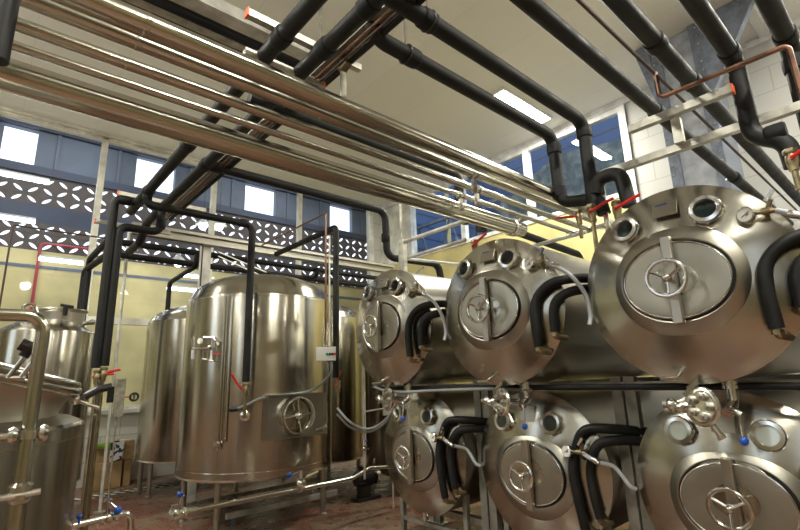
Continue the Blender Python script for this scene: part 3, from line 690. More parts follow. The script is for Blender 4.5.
# ------------------------------------------------------------------ horizontal tanks
RH = .6
def dome_w(r, bulge=.13): return bulge*(1-(r/RH)**2)
def ball_valve(mb_steel, o, d, r=.018):
    mb_steel.tube([V(o)-V(d)*.04, V(o)+V(d)*.04], r, 10)
def make_htank(x0, zc, yc, label, kind, L=2.7):
    t = thing('horizontal_tank', label, 'tank', (x0, yc, 0), 'horizontal tanks on the rack')
    def T(u, v, w=0): return V((x0-w, yc-u, zc+v))
    # shell
    prof = [(RH-.01, 0), (RH, .012), (RH, L-.02), (RH-.02, L+.03), (RH*.75, L+.12), (.01, L+.17)]
    MB().lathe(prof, T(0,0,0), X, 96).build('shell', 'plate_steel', t)
    # domed head
    N_ = 22; pr = []
    for i in range(N_+1):
        r = RH*.985*(i/N_); pr.append((max(r,.002), dome_w(r)*1.0+.012 if i < N_ else .012))
    pr.append((RH+.010, .004)); pr.append((RH+.010, -.016))
    MB().lathe(list(reversed(pr)), T(0,0,0), -X, 96).build('head', 'head_steel', t)
    # manway: welded oval collar, dark seal gap, oval door, bridge bar, handwheel
    cv = 0 if kind == 'upper' else -.03
    w0 = .118
    def oval(a, b, prof, nm, mat, par):
        m = MB(); n = 72; rings = []
        for k_, w in prof:
            rings.append([T(math.cos(q)*a*k_[0] if isinstance(k_, tuple) else math.cos(q)*(a+k_), cv+math.sin(q)*(b+k_), w) for q in (2*PI*i/n for i in range(n))])
        m.ring_loft(rings, True, False)
        return m, rings
    n = 72
    def ovr(a_, b_, w): return [T(math.cos(q)*a_, cv+math.sin(q)*b_, w) for q in (2*PI*i/n for i in range(n))]
    MB().ring_loft([ovr(.376,.350,.04), ovr(.372,.346,.092), ovr(.366,.340,.0985), ovr(.316,.254,w0+.012), ovr(.311,.248,w0+.010), ovr(.309,.246,w0-.03)], True, False).build('manway_collar', 'collar_steel', t)
    sl = MB(); sl.ring_loft([[T(math.cos(q)*.309, cv+math.sin(q)*.245, w) for q in (2*PI*i/n for i in range(n))] for w in (w0-.03, w0+.004)]); sl.build('door_seal', 'seal_rubber', t)
    dr = MB(); rings = []
    for sc, w in ((0, w0+.0), (0, w0+.018), (.006, w0+.024), (.02, w0+.026), (.10, w0+.022), (.17, w0+.018)):
        rings.append([T(math.cos(q)*(.292-sc), cv+math.sin(q)*(.228-sc), w) for q in (2*PI*i/n for i in range(n))])
    door = dr.ring_loft(rings).build('manway_door', 'door_steel', t)
    rm = MB(); rm.torus(T(0,cv,w0+.024), X, 1, .006, 72, 8, .292, .228); rm.build('door_rim', 'bright_steel', door)
    MB().box(T(.028, cv-.262, w0+.075), T(-.028, cv+.262, w0+.035)).box(T(.020, cv-.25, w0+.04), T(-.020, cv-.225, w0+.0)).box(T(.020, cv+.225, w0+.04), T(-.020, cv+.25, w0+.0)).build('bridge_bar', 'plate_steel', t, bevel=.004)
    hw = MB(); c = T(0, cv+.0, w0+.15)
    hw.torus(c, X, .105, .013, 40, 10)
    for k in range(3):
        an = PI/2 + PI/3 + k*2*PI/3
        hw.tube([c+V((.012,0,0)), c + V((0, -math.cos(an)*.098, math.sin(an)*.098))], .0085, 8)
    whl = hw.build('handwheel', 'bright_steel', t)
    MB().lathe([(.024,-.03),(.024,.0),(.016,.012),(.007,.016),(.007,.03)], c, -X, 16).tube([c, c+V((.11,0,0))], .012, 12).build('spindle', 'bright_steel', whl)
    # sight glasses
    sv = .385 if kind == 'upper' else .36
    for k, (u, v) in enumerate(((-.25, sv), (.212, sv))):
        w = dome_w(math.hypot(u, v)); nrm = V((-1, -u*.35, v*.35)).normalized(); o = T(u, v, w-.01)
        m = MB(); m.lathe([(.062,0),(.062,.035),(.085,.04),(.088,.06),(.082,.072),(.06,.074),(.055,.064),(.054,.05)], o, nrm, 40, caps=False)
        a_, b_, d_ = frame(nrm)
        for q in range(8):
            an = 2*PI*q/8; e = a_*math.cos(an)+b_*math.sin(an); m.bar(o+e*.08+d_*.045, o+e*.094+d_*.045, .018, .018, d_)
        sg = m.build('sight_glass', 'bright_steel', t)
        sg['label'] = 'polished ring nut of the sight glass'
        MB().lathe([(.056,.03),(.056,.056)], o, nrm, 32).build('glass_disc', 'sight_glass_pane', sg)
    # outlet below the head
    if kind == 'upper':
        p0 = T(.0, .455, dome_w(.455)+.035)
        a_, b_, d_ = frame(V((-1, 0, .4)))
        pl = MB().bar(p0-d_*.05, p0+d_*.0, .08, .06, V((0,0,1))).bar(p0, p0+d_*.012, .145, .105, V((0,0,1))); pl.build('nameplate', 'plate_steel', t, bevel=.003)
        MB().bar(p0+d_*.012+b_*.036-a_*.02, p0+d_*.0135+b_*.036-a_*.02, .07, .008).build('nameplate_band', 'blue_plastic', t)
        m = MB(); o = T(-.08, -RH+.06, .04); m.tube([o, o-V((.05,0,.02)), o+V((-.07, .0,-.03)), o+V((-.08,.09,-.035))], .012, 8); m.build('drain_tube', 'bright_steel', t)
    else:
        p0 = T(-.01, .43, dome_w(.43)+.012); a_, b_, d_ = frame(V((-1, 0, .12)))
        MB().bar(p0-d_*.01, p0+d_*.012, .13, .13, V((0,0,1))).build('nameplate', 'plate_steel', t, bevel=.003)
        m = MB(); o = T(0, -RH+.02, .0); m.tube([o, o-V((0,0,.09))], .022, 12).lathe([(.034,-.01),(.034,.01)], o-V((0,0,.06)), Z, 16); m.build('drain_tube', 'bright_steel', t)
    # gauge and sample valve
    gu, gv = (.40, .305) if kind == 'upper' else (.39, .185)
    w = dome_w(math.hypot(gu, gv))+(.06 if kind == 'upper' else .15)
    gc = T(gu, gv, w); nrm = V((-1, .25, .05)).normalized()
    ga = MB().lathe([(.040,-.022),(.046,-.018),(.046,.006),(.040,.010),(.038,.004)], gc, nrm, 28).build('pressure_gauge', 'bright_steel', t)
    MB().lathe([(.038,0),(.038,.006)], gc, nrm, 28).build('dial', 'dial_white', ga)
    a_, b_, d_ = frame(nrm); MB().bar(gc+d_*.0075-a_*.02-b_*.012, gc+d_*.0075+a_*.022+b_*.014, .004, .002, d_).build('needle', 'black_plastic', ga)
    m = MB(); v1 = T(gu+.09, gv+.0, w-.02); m.tube([gc, v1, T(gu+.13, gv-.005, w-.03)], .014, 10)
    m.tube([T(gu+.09, gv-.005, w-.03), T(gu+.12, gv+.06, w-.02)], .012, 8); m.lathe([(.02,-.02),(.022,0),(.02,.02)], v1, Y, 12)
    m.tube([v1, T(gu+.08, gv-.06, w-.1)], .012, 8)
    m.build('sample_valve', 'brass', t)
    MB().bar(T(gu+.10, gv+.05, w), T(gu+.14, gv+.10, w+.01), .014, .02).build('valve_lever', 'bright_steel', t)
    MB().lathe([(.018,-.03),(.022,-.02),(.022,.0),(.018,.03)], T(gu+.2, gv-.05, w-.03), V((0,-1,-.6)), 12).build('hose_coupling', 'bright_steel', t)
    if kind == 'upper': hp = [(gu+.13, gv-.005, w-.03), (gu+.2, gv-.05, w-.03), (.70, .17, .05), (.78, .03, .03), (.79, -.12, .0), (.785, -.2, .02)]
    else: hp = [(gu+.11, gv-.01, w-.03), (gu+.2, gv-.06, w-.05), (.66, .08, .05), (.74, -.03, .03), (.77, -.06, .0)]
    MB().tube(smooth_path([T(*p) for p in hp]), .0155, 12).build('clear_hose', 'hose_grey', t)
    # insulated coolant hoses
    if kind == 'upper': hs = [[(.80,.16,-.28), (.70,.15,.0), (.56,.12,.10), (.455,.02,.13), (.43,-.12,.14), (.435,-.33,.13)], [(.83,.08,-.25), (.72,.06,.0), (.62,.02,.07), (.565,-.06,.09), (.555,-.23,.09)]]
    else: hs = [[(.80,.30,-.25), (.66,.34,.02), (.50,.33,.10), (.42,.22,.11), (.385,.05,.14), (.40,-.15,.14), (.42,-.36,.12)], [(.80,.24,-.22), (.68,.26,.0), (.56,.22,.07), (.50,.06,.09), (.505,-.1,.1), (.53,-.27,.09)]]
    for h_ in hs:
        o = MB().tube(smooth_path([T(*p) for p in h_]), .036, 14).build('coolant_hose', 'rubber', t)
        e = h_[-1]; m = MB(); m.tube([T(e[0], e[1], e[2]), T(e[0], e[1]-.035, e[2]), T(e[0]+.035, e[1]-.045, e[2]-.09)], .02, 12, .03).lathe([(.029,-.012),(.029,.012)], T(e[0], e[1]-.02, e[2]), Z, 6)
        m.build('elbow_fitting', 'brass', o)
    return t
ZU, ZL = .506+EYE, -.77+EYE
XU, XLw = 3.2, 3.584
YS = (.976, 2.38, 3.78)
up = make_htank(XU, ZU, YS[1], 'middle tank of the upper row, brushed steel head with oval manway', 'upper')
lo = make_htank(XLw, ZL, YS[1], 'middle tank of the lower row, beneath the middle upper tank', 'lower')
def place(src, y, label):
    c = copy_tree(src); c.location = (src.location.x, y, 0); c['label'] = label; return c
place(up, YS[0], 'largest looking tank at upper right, with silver head and handwheel')
place(up, YS[2], 'leftmost tank of the upper row, beside the steel post')
lr = place(lo, YS[0], 'bottom right tank with two bright sight glasses')
for ch in kids(lr):
    for g in kids(ch):
        if g.name.startswith('glass_disc'): g.data = g.data.copy(); g.data.materials[0] = MATS['foam_pane']
place(lo, YS[2], 'leftmost tank of the lower row, above the red floor')
place(up, YS[0]-1.404, 'next upper tank cut off by the right edge')
place(lo, YS[0]-1.404, 'next lower tank cut off by the right edge')

# rack that carries them
rack = thing('tank_rack', 'grey steel rack of posts and rails carrying the horizontal tanks', 'rack', (4.6, 2.4, 0))
ry = [YS[0]-2.1, YS[0]-.70, (YS[0]+YS[1])/2, (YS[1]+YS[2])/2, YS[2]+.70]
for y_ in ry:
    for x_ in ((3.78, 5.6) if y_ != ry[-1] else (4.45, 5.6)):
        MB().channel((x_, y_+.05, 0), (x_, y_+.05, 1.7), .08, .07, .008, up=V((-1,0,0))).channel((x_, y_-.05, 0), (x_, y_-.05, 1.7), .08, .07, .008, up=V((-1,0,0))).build('post', 'rack_steel', rack)
for x_ in (3.9, 5.7): MB().box((x_-.04, ry[0], ZL-RH-.08), (x_+.04, ry[-1], ZL-RH-.015)).build('rail', 'galvanised', rack)
for x_ in (3.78, 5.6): MB().box((x_-.03, ry[0], EYE-.165), (x_+.03, ry[-1], EYE-.1)).build('rail', 'beam_steel', rack)
for y_ in ry:
    for x_ in ((3.78, 5.6) if y_ != ry[-1] else (4.45, 5.6)): MB().box((x_-.1, y_-.12, 0), (x_+.1, y_+.12, .012)).build('foot_plate', 'galvanised', rack)
for k, lb in enumerate(('legs below the right lower tank', 'legs below the middle lower tank', 'legs below the left lower tank', 'legs below the lower tank cut off at the right')):
    y_ = (YS[0], YS[1], YS[2], YS[0]-1.404)[k]
    o = thing('tank_cradle', 'steel %s' % lb, 'stand', (3.8, y_, 0), 'steel cradles under the lower tanks')
    for s in (-1, 1): MB().box((3.68, y_+s*.46-.025, 0), (3.73, y_+s*.46+.025, ZL-RH*.62)).build('leg', 'rack_steel', o)
    MB().bar((3.705, y_+.46, .26), (3.705, y_-.46, .26), .04, .04).build('cross_bar', 'rack_steel', o)
zb_ = at(640, 387, x=3.3).z
tag(MB().tube([(3.34, 4.3, zb_), (3.34, -1.6, zb_)], .022, 14).build('black_pipe', 'rubber'), 'straight black pipe running between the upper and lower tank rows', 'pipe')
b_ = MB().tube(smooth_path([(3.22, 4.1, zb_+.02), (3.2, 3.9, zb_-.02), (3.2, 3.6, zb_-.035), (3.25, 3.2, zb_-.02), (3.3, 2.6, zb_-.01), (3.3, 2.2, zb_-.02)]), .014, 8).build('black_cable', 'cable_grey'); tag(b_, 'thin dark hose slung along the black pipe below the upper tanks', 'hose')

# valve manifolds under each upper tank
MDY = -.14
def manifold(yc, label):
    x0 = 3.30
    t = thing('valve_manifold', label, 'valve', (x0, yc, ZU-RH+.03), 'valve manifolds under the upper tanks')
    zt = ZU-RH+.03
    def T(u, v, w=0): return V((x0-w, yc-u, zt+v))
    m = MB(); m.tube([T(-.02,.0,-.02), T(-.02,-.12,-.02), T(-.04,-.17,.05)], .028, 14, .03)
    for v in (-.03, -.05): m.lathe([(.045,-.008),(.045,.008)], T(-.02,v,-.02), Z, 20)
    m.build('outlet_pipe', 'bright_steel', t)
    m = MB(); c = T(-.12,-.135,.14)
    m.lathe([(.03,-.13),(.03,-.05),(.06,-.04),(.062,-.02),(.088,-.015),(.094,.0),(.088,.014),(.08,.016),(.07,.008)], c, V((-1,.35,.12)), 32); hd = m.build('valve_body', 'bright_steel', t)
    m = MB(); a_, b_, d_ = frame(V((-1,.35,.12)))
    for k in range(5):
        an = 2*PI*k/5; o = c + a_*math.cos(an)*.048 + b_*math.sin(an)*.048
        m.lathe([(.018,0),(.02,.02),(.02,.03),(.010,.032),(.010,.045)], o, d_, 12)
    m.build('port_stub', 'plate_steel', hd)
    m = MB(); 
    m.tube([c-a_*.05, T(-.26,-.13,.12)], .018, 12); m.sphere(T(-.27,-.13,.12), .03).tube([T(-.27,-.10,.12), T(-.27,-.17,.12)], .016, 10)
    m.sphere(T(-.22,-.14,.15), .026).lathe([(.03,-.01),(.03,.01)], T(-.19,-.135,.13), Y, 16)
    m.tube([T(-.31,-.13,.12), T(-.27,-.13,.12)], .02, 10); m.build('clamp_fitting', 'bright_steel', t)
    m = MB(); m.bar(T(-.18,-.05,.12), T(-.12,-.01,.12), .02, .012).bar(T(-.20,-.085,.12), T(-.12,-.02,.14), .012, .02); m.build('wing_nut', 'bright_steel', t)
    m = MB(); m.tube([T(-.03,-.15,.06), T(.02,-.16,.09), T(.03,-.17,.09)], .016, 10).tube([T(.025,-.15,.09), T(.025,-.27,.10)], .007, 8); lv = m.build('valve_lever', 'bright_steel', t)
    MB().sphere(T(.025,-.285,.10), .02).build('ball_knob', 'blue_plastic', lv)
    m = MB(); m.tube([T(-.10,-.22,.10), T(-.07,-.27,.10)], .015, 10).lathe([(.022,-.006),(.022,.012)], T(-.07,-.27,.1), V((.2,-.5,-1)), 14); m.build('drain_spout', 'bright_steel', t)
    return t
mf = manifold(YS[1], 'steel valve cluster with blue ball lever under the middle upper tank')
def pm(y, lb): 
    c = copy_tree(mf); c.location = (mf.location.x, y, mf.location.z); c['label'] = lb
mf.location.y = YS[1]+MDY; mf.scale = (1.12,1.12,1.2)
pm(YS[0]+MDY, 'steel valve cluster with blue ball lever under the right upper tank'); pm(YS[2]+MDY, 'steel valve cluster under the left upper tank')

# red-levered valves behind the tank heads
def red_valve(p, dirn, ld, label, s=1.0, body='brass', tail=.12):
    s *= 1.35
    p = V(p); t = thing('ball_valve', label, 'valve', p, 'red lever ball valves')
    d = V(dirn).normalized()
    m = MB(); m.lathe([(.018*s,-.06*s),(.022*s,-.055*s),(.022*s,-.03*s),(.026*s,-.02*s),(.028*s,0),(.026*s,.02*s),(.022*s,.03*s),(.022*s,.055*s),(.018*s,.06*s)], p, d, 14)
    m.tube([p-d*.06*s, p-d*(.06*s+tail)], .014*s, 10); m.lathe([(.03*s,-.012*s),(.034*s,0),(.03*s,.012*s)], p+d*.045*s, d, 6); m.build('body', body, t)
    ld = V(ld).normalized(); o = p - (V((1,0,0))*.035*s)
    m = MB(); m.tube(smooth_path([o, o+ld*.05*s+V((-.01,0,0)), o+ld*.13*s+V((-.012,0,.008)), o+ld*.17*s+V((-.012,0,.008))], 4), .0105*s, 8); m.build('lever', 'red_plastic', t)
    MB().tube([p, o], .008*s, 8).build('stem', 'bright_steel', t)
    return t
red_valve(at(592, 213, x=3.5), Z, (0,-.8,.16), 'ball valve with red lever under the U bend, left of the pair', .9, tail=.35)
red_valve(at(617, 210, x=3.5), Z, (0,-.8,.16), 'ball valve with red lever under the U bend, right of the pair', .9, tail=.35)
red_valve(at(579, 217, x=3.62), Z, (0,.9,.1), 'ball valve with red lever pointing left beside the steel bundle', .8)
red_valve(at(792, 160, x=3.55), Z, (0,-.8,.35), 'ball valve with red lever at the far right above the gauge', .9)
p = at(475, 247, x=q1.x); red_valve(p, Z, (0,-.8,.3), 'red lever valve behind the head between the left and middle upper tanks', .9)
red_valve((2.32, 5.33, at(246, 389, y=5.33).z), Z, (-.6,0,.8), 'red lever valve below the black pipe on the big tank', .9, tail=.25)
red_valve((at(338,384,y=5.25).x, 5.25, at(338, 386, y=5.25).z), Z, (.5,0,.9), 'red lever valve at the right side of the big tank', .9, tail=.2)
red_valve((d1.x+.02, yd, at(99, 377, y=yd).z), Z, (.9,0,.1), 'red lever valve under the left riser of the black pair', .9, tail=1.80)
red_valve((d2.x, yd, at(105, 374, y=yd).z), Z, (.9,0,.15), 'red lever valve under the right riser of the black pair', .9, tail=1.80)
# bits behind the valves: steel hanger plate and black fitting cluster
m = MB().box((3.56, at(602,190,x=3.56).y-.02, 1.0+EYE), (3.575, at(602,190,x=3.56).y+.02, 1.42+EYE)); tag(m.build('support_plate', 'bright_steel'), 'flat polished support plate between the two red levers', 'bracket')
# tubes from the post on the left upper tank
ps = at(396, 205, x=3.25)
pt = thing('support_stand', 'pale steel post with two round arms on top of the left upper tank', 'frame', (3.32, 3.68, ZU+RH))
MB().box((3.29, 3.64, ZU+RH-.02), (3.35, 3.72, at(396,241,x=3.3).z)).build('post', 'galvanised', pt, bevel=.004)
MB().tube([(3.32, 3.69, at(396,243,x=3.3).z), (3.32, 3.69, 2.1+EYE)], .017, 10).build('riser', 'galvanised', pt)
z1 = at(450, 226, x=3.32).z; z2 = at(475, 237, x=3.32).z
MB().tube([(3.32, 3.66, z1), (3.32, 2.72, z1)], .022, 12).build('arm', 'white_steel', pt)
MB().tube([(3.32, 3.60, z2), (3.32, 2.78, z2)], .018, 12).build('arm', 'white_steel', pt)
ta, tb_ = at(540, 245, x=4.3), at(586, 232, x=4.3)
MB().tube([(4.3, 3.66, ta.z-(ta.y-3.66)*.0), (4.3, tb_.y, tb_.z)], .02, 12).build('arm', 'white_steel', pt)
MB().tube([(3.32, 3.66, z2), (4.3, 3.66, ta.z)], .015, 10).build('arm', 'white_steel', pt)
hd_ = thing('pipe_header', 'short steel header closing the right ends of the overhead bundle', 'pipe', (4.86, 2.3, 1.5+EYE))
MB().tube([(4.86, 2.08, 1.5+EYE), (4.86, 2.56, 1.5+EYE)], .035, 14).build('tube', 'pipe_steel', hd_)
MB().lathe([(.05,0),(.055,.01),(.055,.03),(.02,.035)], (4.86, 2.08, 1.5+EYE), -Y, 18).build('end_flange', 'bright_steel', hd_)
m = MB().tube([(3.7, 3.3+1.0, zb_+.1), (3.7, 4.45, ZU+.42), (3.7, 3.75, ZU+RH+.10)], .012, 8, .05); tag(m.build('bent_tube', 'bright_steel'), 'thin bent steel tube at the left side of the left upper tank', 'pipe')

# ------------------------------------------------------------------ vertical tanks
def vtank(cx, cy, R, zb, zt, hd, label, legs, mat='tank_steel', neck=None, legtop=None, name='vertical_tank', cone=False):
    t = thing(name, label, 'tank', (cx, cy, 0))
    MB().lathe([(R-.03, zb-.0), (R-.008, zb+.012), (R, zb+.03), (R, zt-.02), (R-.006, zt)], (cx, cy, 0), Z, 128).build('shell', mat, t)
    if cone: pr = [(R-.004, zt-.002), (R-.03, zt+.025), (R*.55, zt+hd), (.01, zt+hd+.02)]
    else:
        pr = [(R-.004, zt-.002)]
        for k in range(1, 15):
            q = k/14*PI/2; pr.append((max(R*.965*math.cos(q), .01), zt+.004+hd*math.sin(q)**.9))
    MB().lathe(pr, (cx, cy, 0), Z, 96).build('dome', mat, t)
    MB().lathe([(R-.01,-.0),(R+.004,.004),(R+.004,.028),(R-.01,.03)], (cx, cy, zb), Z, 96).build('bottom_rim', 'bright_steel', t)
    for a_ in legs:
        lx, ly = cx+math.cos(a_)*(R-.1), cy+math.sin(a_)*(R-.1)
        g = MB().tube([(lx, ly, .02), (lx, ly, zb+.02)], .038, 14).build('leg', 'beam_steel', t)
        MB().lathe([(.05,0),(.05,.015),(.02,.03)], (lx, ly, 0), Z, 14).build('foot', 'galvanised', g)
    return t
BC = V((3.046, 6.524, 0)); BR = 1.023; BZ0, BZ1 = -1.15+EYE, 1.10+EYE
def ang(px, py, c, z=None):
    p = at(px, py, z=0); return math.atan2(p.y-c.y, p.x-c.x)
big_t = vtank(BC.x, BC.y, BR, BZ0, BZ1, .40, 'large upright brushed steel tank with square manway box in the centre left', [ang(213, 540, BC), ang(324, 514, BC), ang(235, 502, BC), 2.6])
# details on the front of the big tank: helper in tank coordinates (azimuth about the tank axis)
def on_big(px, py, out=0.0):
    v = DIR + RT*((px-400)/FPX) - UP*((py-265)/FPX)
    R = BR+out; a = v.x**2+v.y**2; b = -2*(v.x*BC.x+v.y*BC.y); c = BC.x**2+BC.y**2-R*R
    t = (-b - math.sqrt(max(b*b-4*a*c, 0)))/(2*a); p = v*t
    return V((p.x, p.y, p.z+EYE)), V((p.x-BC.x, p.y-BC.y, 0)).normalized()
p1, n1 = on_big(296, 415); a_, b_, d_ = frame(n1); 
if b_.z < 0: a_, b_ = -a_, -b_
right = V((n1.y, -n1.x, 0)); right = right if right.dot(RT) > 0 else -right
def M(u, v, w): return p1 + right*u + Z*v + n1*w
hw_, hh_ = .42, .26
box = MB(); ring = [(-hw_,-hh_),(hw_,-hh_),(hw_,hh_),(-hw_,hh_)]
box.ring_loft([[M(u*k, v*k2, w) for u, v in ring] for k, k2, w in ((1,1,-.25),(1,1,.07),(.96,.935,.07),(.955,.925,.0))])
mb = box.build('manway_box', 'plate_steel', big_t)
sl = MB().lathe([(.225,.0),(.235,.05),(.228,.062),(.212,.062),(.207,.045)], p1+right*-.02, n1, 48, caps=False, up=Z); sl.build('manway_ring', 'bright_steel', mb)
MB().lathe([(.21,.02),(.205,.03),(.1,.055),(.01,.06)], p1+right*-.02, n1, 48, up=Z).build('manway_door', 'head_steel', mb)
hwl = MB(); c = p1+right*-.02+n1*.12
hwl.torus(c, n1, .21, .010, 40, 8)
for q in (0.1, PI/2+.1, PI+.1, 1.5*PI+.1): hwl.tube([c-n1*.02, c+right*(math.cos(q)*.2)+Z*(math.sin(q)*.2)], .010, 8)
hwl.lathe([(.045,-.02),(.045,.0),(.03,.02),(.015,.03)], c, n1, 20); hwl.build('handwheel', 'bright_steel', mb)
MB().tube([M(.22,-.19,.1), M(.40,-.17,.09)], .014, 8).build('latch', 'bright_steel', mb)
# control box
pc, nc = on_big(326, 354, .10)
rt = V((nc.y,-nc.x,0)); rt = rt if rt.dot(RT) > 0 else -rt
pc = at(326, 354, y=5.1); fc = V((-.5,-.86,0)); rt = V((.86,-.5,0))
m = MB(); m.ring_loft([[pc+rt*u*k+Z*v*k+fc*w for u, v in ((-.12,-.085),(.12,-.085),(.12,.085),(-.12,.085))] for k, w in ((1,-.1),(1,.06),(.96,.07))])
cb = m.build('control_box', 'white_plastic', big_t); cb['label'] = 'pale grey control box with small buttons'
MB().box(pc+V((-.01,-.01,-.01)), pc+V((.01,.01,.01)))
for u, mt in ((.01,'green_plastic'),(.045,'black_plastic'),(.075,'black_plastic'),(.105,'red_plastic')):
    MB().lathe([(.016,0),(.016,.012)], pc+rt*u+fc*.07-Z*.005, fc, 12).build('button', mt, cb)
MB().tube(smooth_path([pc-Z*.08+rt*.06, pc-Z*.25+rt*.05, on_big(312,390,.08)[0], on_big(285,395,.06)[0], on_big(262,398,.05)[0], on_big(247,405,.05)[0], on_big(236,409,.04)[0]]), .016, 10).build('cable', 'cable_grey', big_t)
e, ne = on_big(234, 409, .03); MB().lathe([(.03,-.05),(.035,.05)], e, V((ne.y,-ne.x,0)), 14).build('cable_gland', 'black_plastic', big_t)
MB().tube(smooth_path([pc-Z*.08+rt*.02, pc-Z*.22+rt*.03, M(.42,.12,.05), M(.43,-.1,.05), M(.38,-.16,.08)]), .009, 8).build('cable', 'cable_grey', big_t)
e, ne = on_big(245, 416, .0); MB().lathe([(.06,0),(.06,.01),(.03,.02),(.03,.06),(.018,.065),(.018,.09)], e, ne, 20).build('sample_port', 'bright_steel', big_t)
# sight tube
t0_, nt = on_big(224, 332, .05); t1_, _ = on_big(222, 444, .05)
g = MB().tube([V((t0_.x,t0_.y,BZ1-.05)), V((t0_.x,t0_.y,t1_.z))], .018, 12).tube([V((t0_.x,t0_.y,BZ1-.05))-V((nt.y,-nt.x,0))*.06, V((t0_.x,t0_.y,t1_.z))-V((nt.y,-nt.x,0))*.06], .012, 10).build('level_tube', 'pipe_steel', big_t)
e = V((t0_.x,t0_.y,t1_.z)); MB().sphere(e, .035).tube([e+nt*-.06, e+nt*.06], .018, 10).tube([e, e-Z*.08], .012, 8).tube([e+Z*.04-right*.05, e-Z*.03-right*.05], .02, 8).build('level_tube_valve', 'bright_steel', big_t)
# small gauge rig at the upper left of the big tank
m = MB(); ps_, ns = on_big(195, 350, .06)
r2 = V((ns.y,-ns.x,0)); r2 = r2 if r2.dot(RT) > 0 else -r2
def G(px, py, o=.06): return on_big(px, py, o)[0]
m.tube([G(194,337), G(194,358)], .016, 8).tube([G(194,349), G(210,348)], .012, 8).tube([G(210,337), G(208,360)], .018, 8).tube([G(204,337), G(215,338)], .014, 8).tube([G(203,359), G(214,361)], .012, 8).tube([G(214,338), G(219,345)], .018, 8).tube([G(213,340), G(213,360)], .010, 8)
m.sphere(G(210,347), .028).sphere(G(194,349), .024).sphere(G(216,341), .028)
rg = m.build('sampling_rig', 'bright_steel', big_t)
MB().lathe([(.035,-.015),(.035,.012)], G(200,341,.09), ns, 20).build('gauge', 'dial_white', rg)
MB().bar(G(212,354,.1), G(220,353.5,.1), .02, .012).build('lever', 'red_plastic', rg)
MB().bar(G(193,350,.07), G(192.5,359,.07), .05, .02).build('sight_cup', 'hose_grey', rg)
m = MB(); tpn = V((BC.x-.62, BC.y-.55, BZ1+.12)); m.tube([tpn+V((0,0,-.2)), tpn+V((0,0,.04)), tpn+V((.12,-.05,.0)), tpn+V((.2,-.12,-.18))], .03, 10, .04).torus(tpn+V((.1,-.05,.02)), X, .05, .012, 20, 8); m.build('vent_fitting', 'bright_steel', big_t)
m = MB(); 
for k in range(2): m.lathe([(BR+.0005,-.004),(BR+.002,0),(BR+.0005,.004)], (BC.x, BC.y, (BZ1-.03, BZ0+.1)[k]), Z, 128, caps=False)
m.build('weld_seam', 'bright_steel', big_t)
# pale tank behind on the left
t2 = vtank(3.16, 9.2, .99, -1.24+EYE, 1.08+EYE, .34, 'upright steel tank behind and left of the big tank', [math.atan2(8.9-9.2, 2.3-3.16), 1.2, 2.8, -.6])
# tanks between the big tank and the stacked ones
vtank(5.0, 8.0, .8, -1.42+EYE, 1.12+EYE, .3, 'upright steel tank just visible at the right edge of the big tank', [-2.2, -.8, .8, 2.4])
t4 = vtank(5.74, 6.27, .8, -1.5+EYE, 1.0+EYE, .3, 'upright steel tank partly hidden behind the left stacked tanks', [-2.3, -.9, .8, 2.4])
# upright tank with open neck at the left
luc = at(46, 340, d=8.5)
lu = vtank(luc.x, 8.4, .60, .5, .76+EYE, .17, 'small upright steel tank with a flared neck at far left', [-2.2, -.9, .8, 2.4], cone=True)
nk = at(62, 318, y=8.3)
m = MB().lathe([(.275,-.1),(.275,.0),(.285,.16),(.318,.19),(.324,.20),(.318,.21),(.30,.205),(.27,.17),(.26,.05)], (nk.x, 8.35, .88+EYE), Z, 48, caps=False); neck = m.build('neck', 'plate_steel', lu)
MB().tube([(nk.x-.28,8.2,.86+EYE),(nk.x-.28,8.15,.98+EYE),(nk.x-.34,8.12,1.04+EYE)], .02, 10, .04).sphere((nk.x-.3,8.15,.9+EYE), .05).build('neck_clamp', 'bright_steel', lu)
MB().tube([(nk.x+.25,8.3,.9+EYE),(nk.x+.36,8.2,.92+EYE)], .03, 10).sphere((nk.x+.36,8.2,.92+EYE), .045).build('neck_clamp', 'bright_steel', lu)
MB().tube([(nk.x+.0,8.02,.98+EYE),(nk.x+.0,8.0,1.12+EYE)], .03, 8).bar((nk.x-.07,8.0,1.12+EYE),(nk.x+.09,8.0,1.10+EYE), .05, .035).build('toggle_clamp', 'black_plastic', lu)
pj = at(24, 303, y=8.1)
MB().tube([(pj.x,8.1,.8+EYE), (pj.x,8.1,pj.z+.0), (pj.x+.13,8.1,pj.z-.03), (pj.x+.16,8.1,pj.z-.14)], .022, 10, .05).build('vent_pipe', 'pipe_steel', lu)

# ------------------------------------------------------------------ near tank at lower left
NC = V((-.36, 2.70, 0)); NR = .75
zsh = at(88, 422, d=2.6).z
near = thing('kettle_tank', 'dark steel kettle filling the lower left corner, with tilted lid ring', 'tank', (NC.x, NC.y, 0))
MB().lathe([(NR-.03,.3),(NR,.33),(NR,zsh-.05),(NR+.004,zsh-.045),(NR+.004,zsh-.0),(NR-.01,zsh+.012)], NC, Z, 128).build('shell', 'tank_steel', near)
MB().lathe([(NR-.008,zsh+.01),(NR-.05,zsh+.03),(NR-.16,zsh+.05),(.02,zsh+.06)], NC, Z, 96).build('shoulder', 'plate_steel', near)
tilt = V((.30,-.06,1)).normalized()
base = V((NC.x+.02, NC.y-.02, zsh+.215))
MB().lathe([(.60,-.45),(.655,.06),(.675,.115)], base+V((0,0,.0)), tilt, 96, caps=False).build('neck', 'plate_steel', near)
MB().torus(base+tilt*.125, tilt, .685, .017, 96, 12).torus(base+tilt*.15, tilt, .675, .014, 96, 12).build('lid_ring', 'pipe_steel', near)
MB().lathe([(.675,.14),(.6,.142),(.4,.143),(.02,.144)], base, tilt, 96).build('lid', 'plate_steel', near)
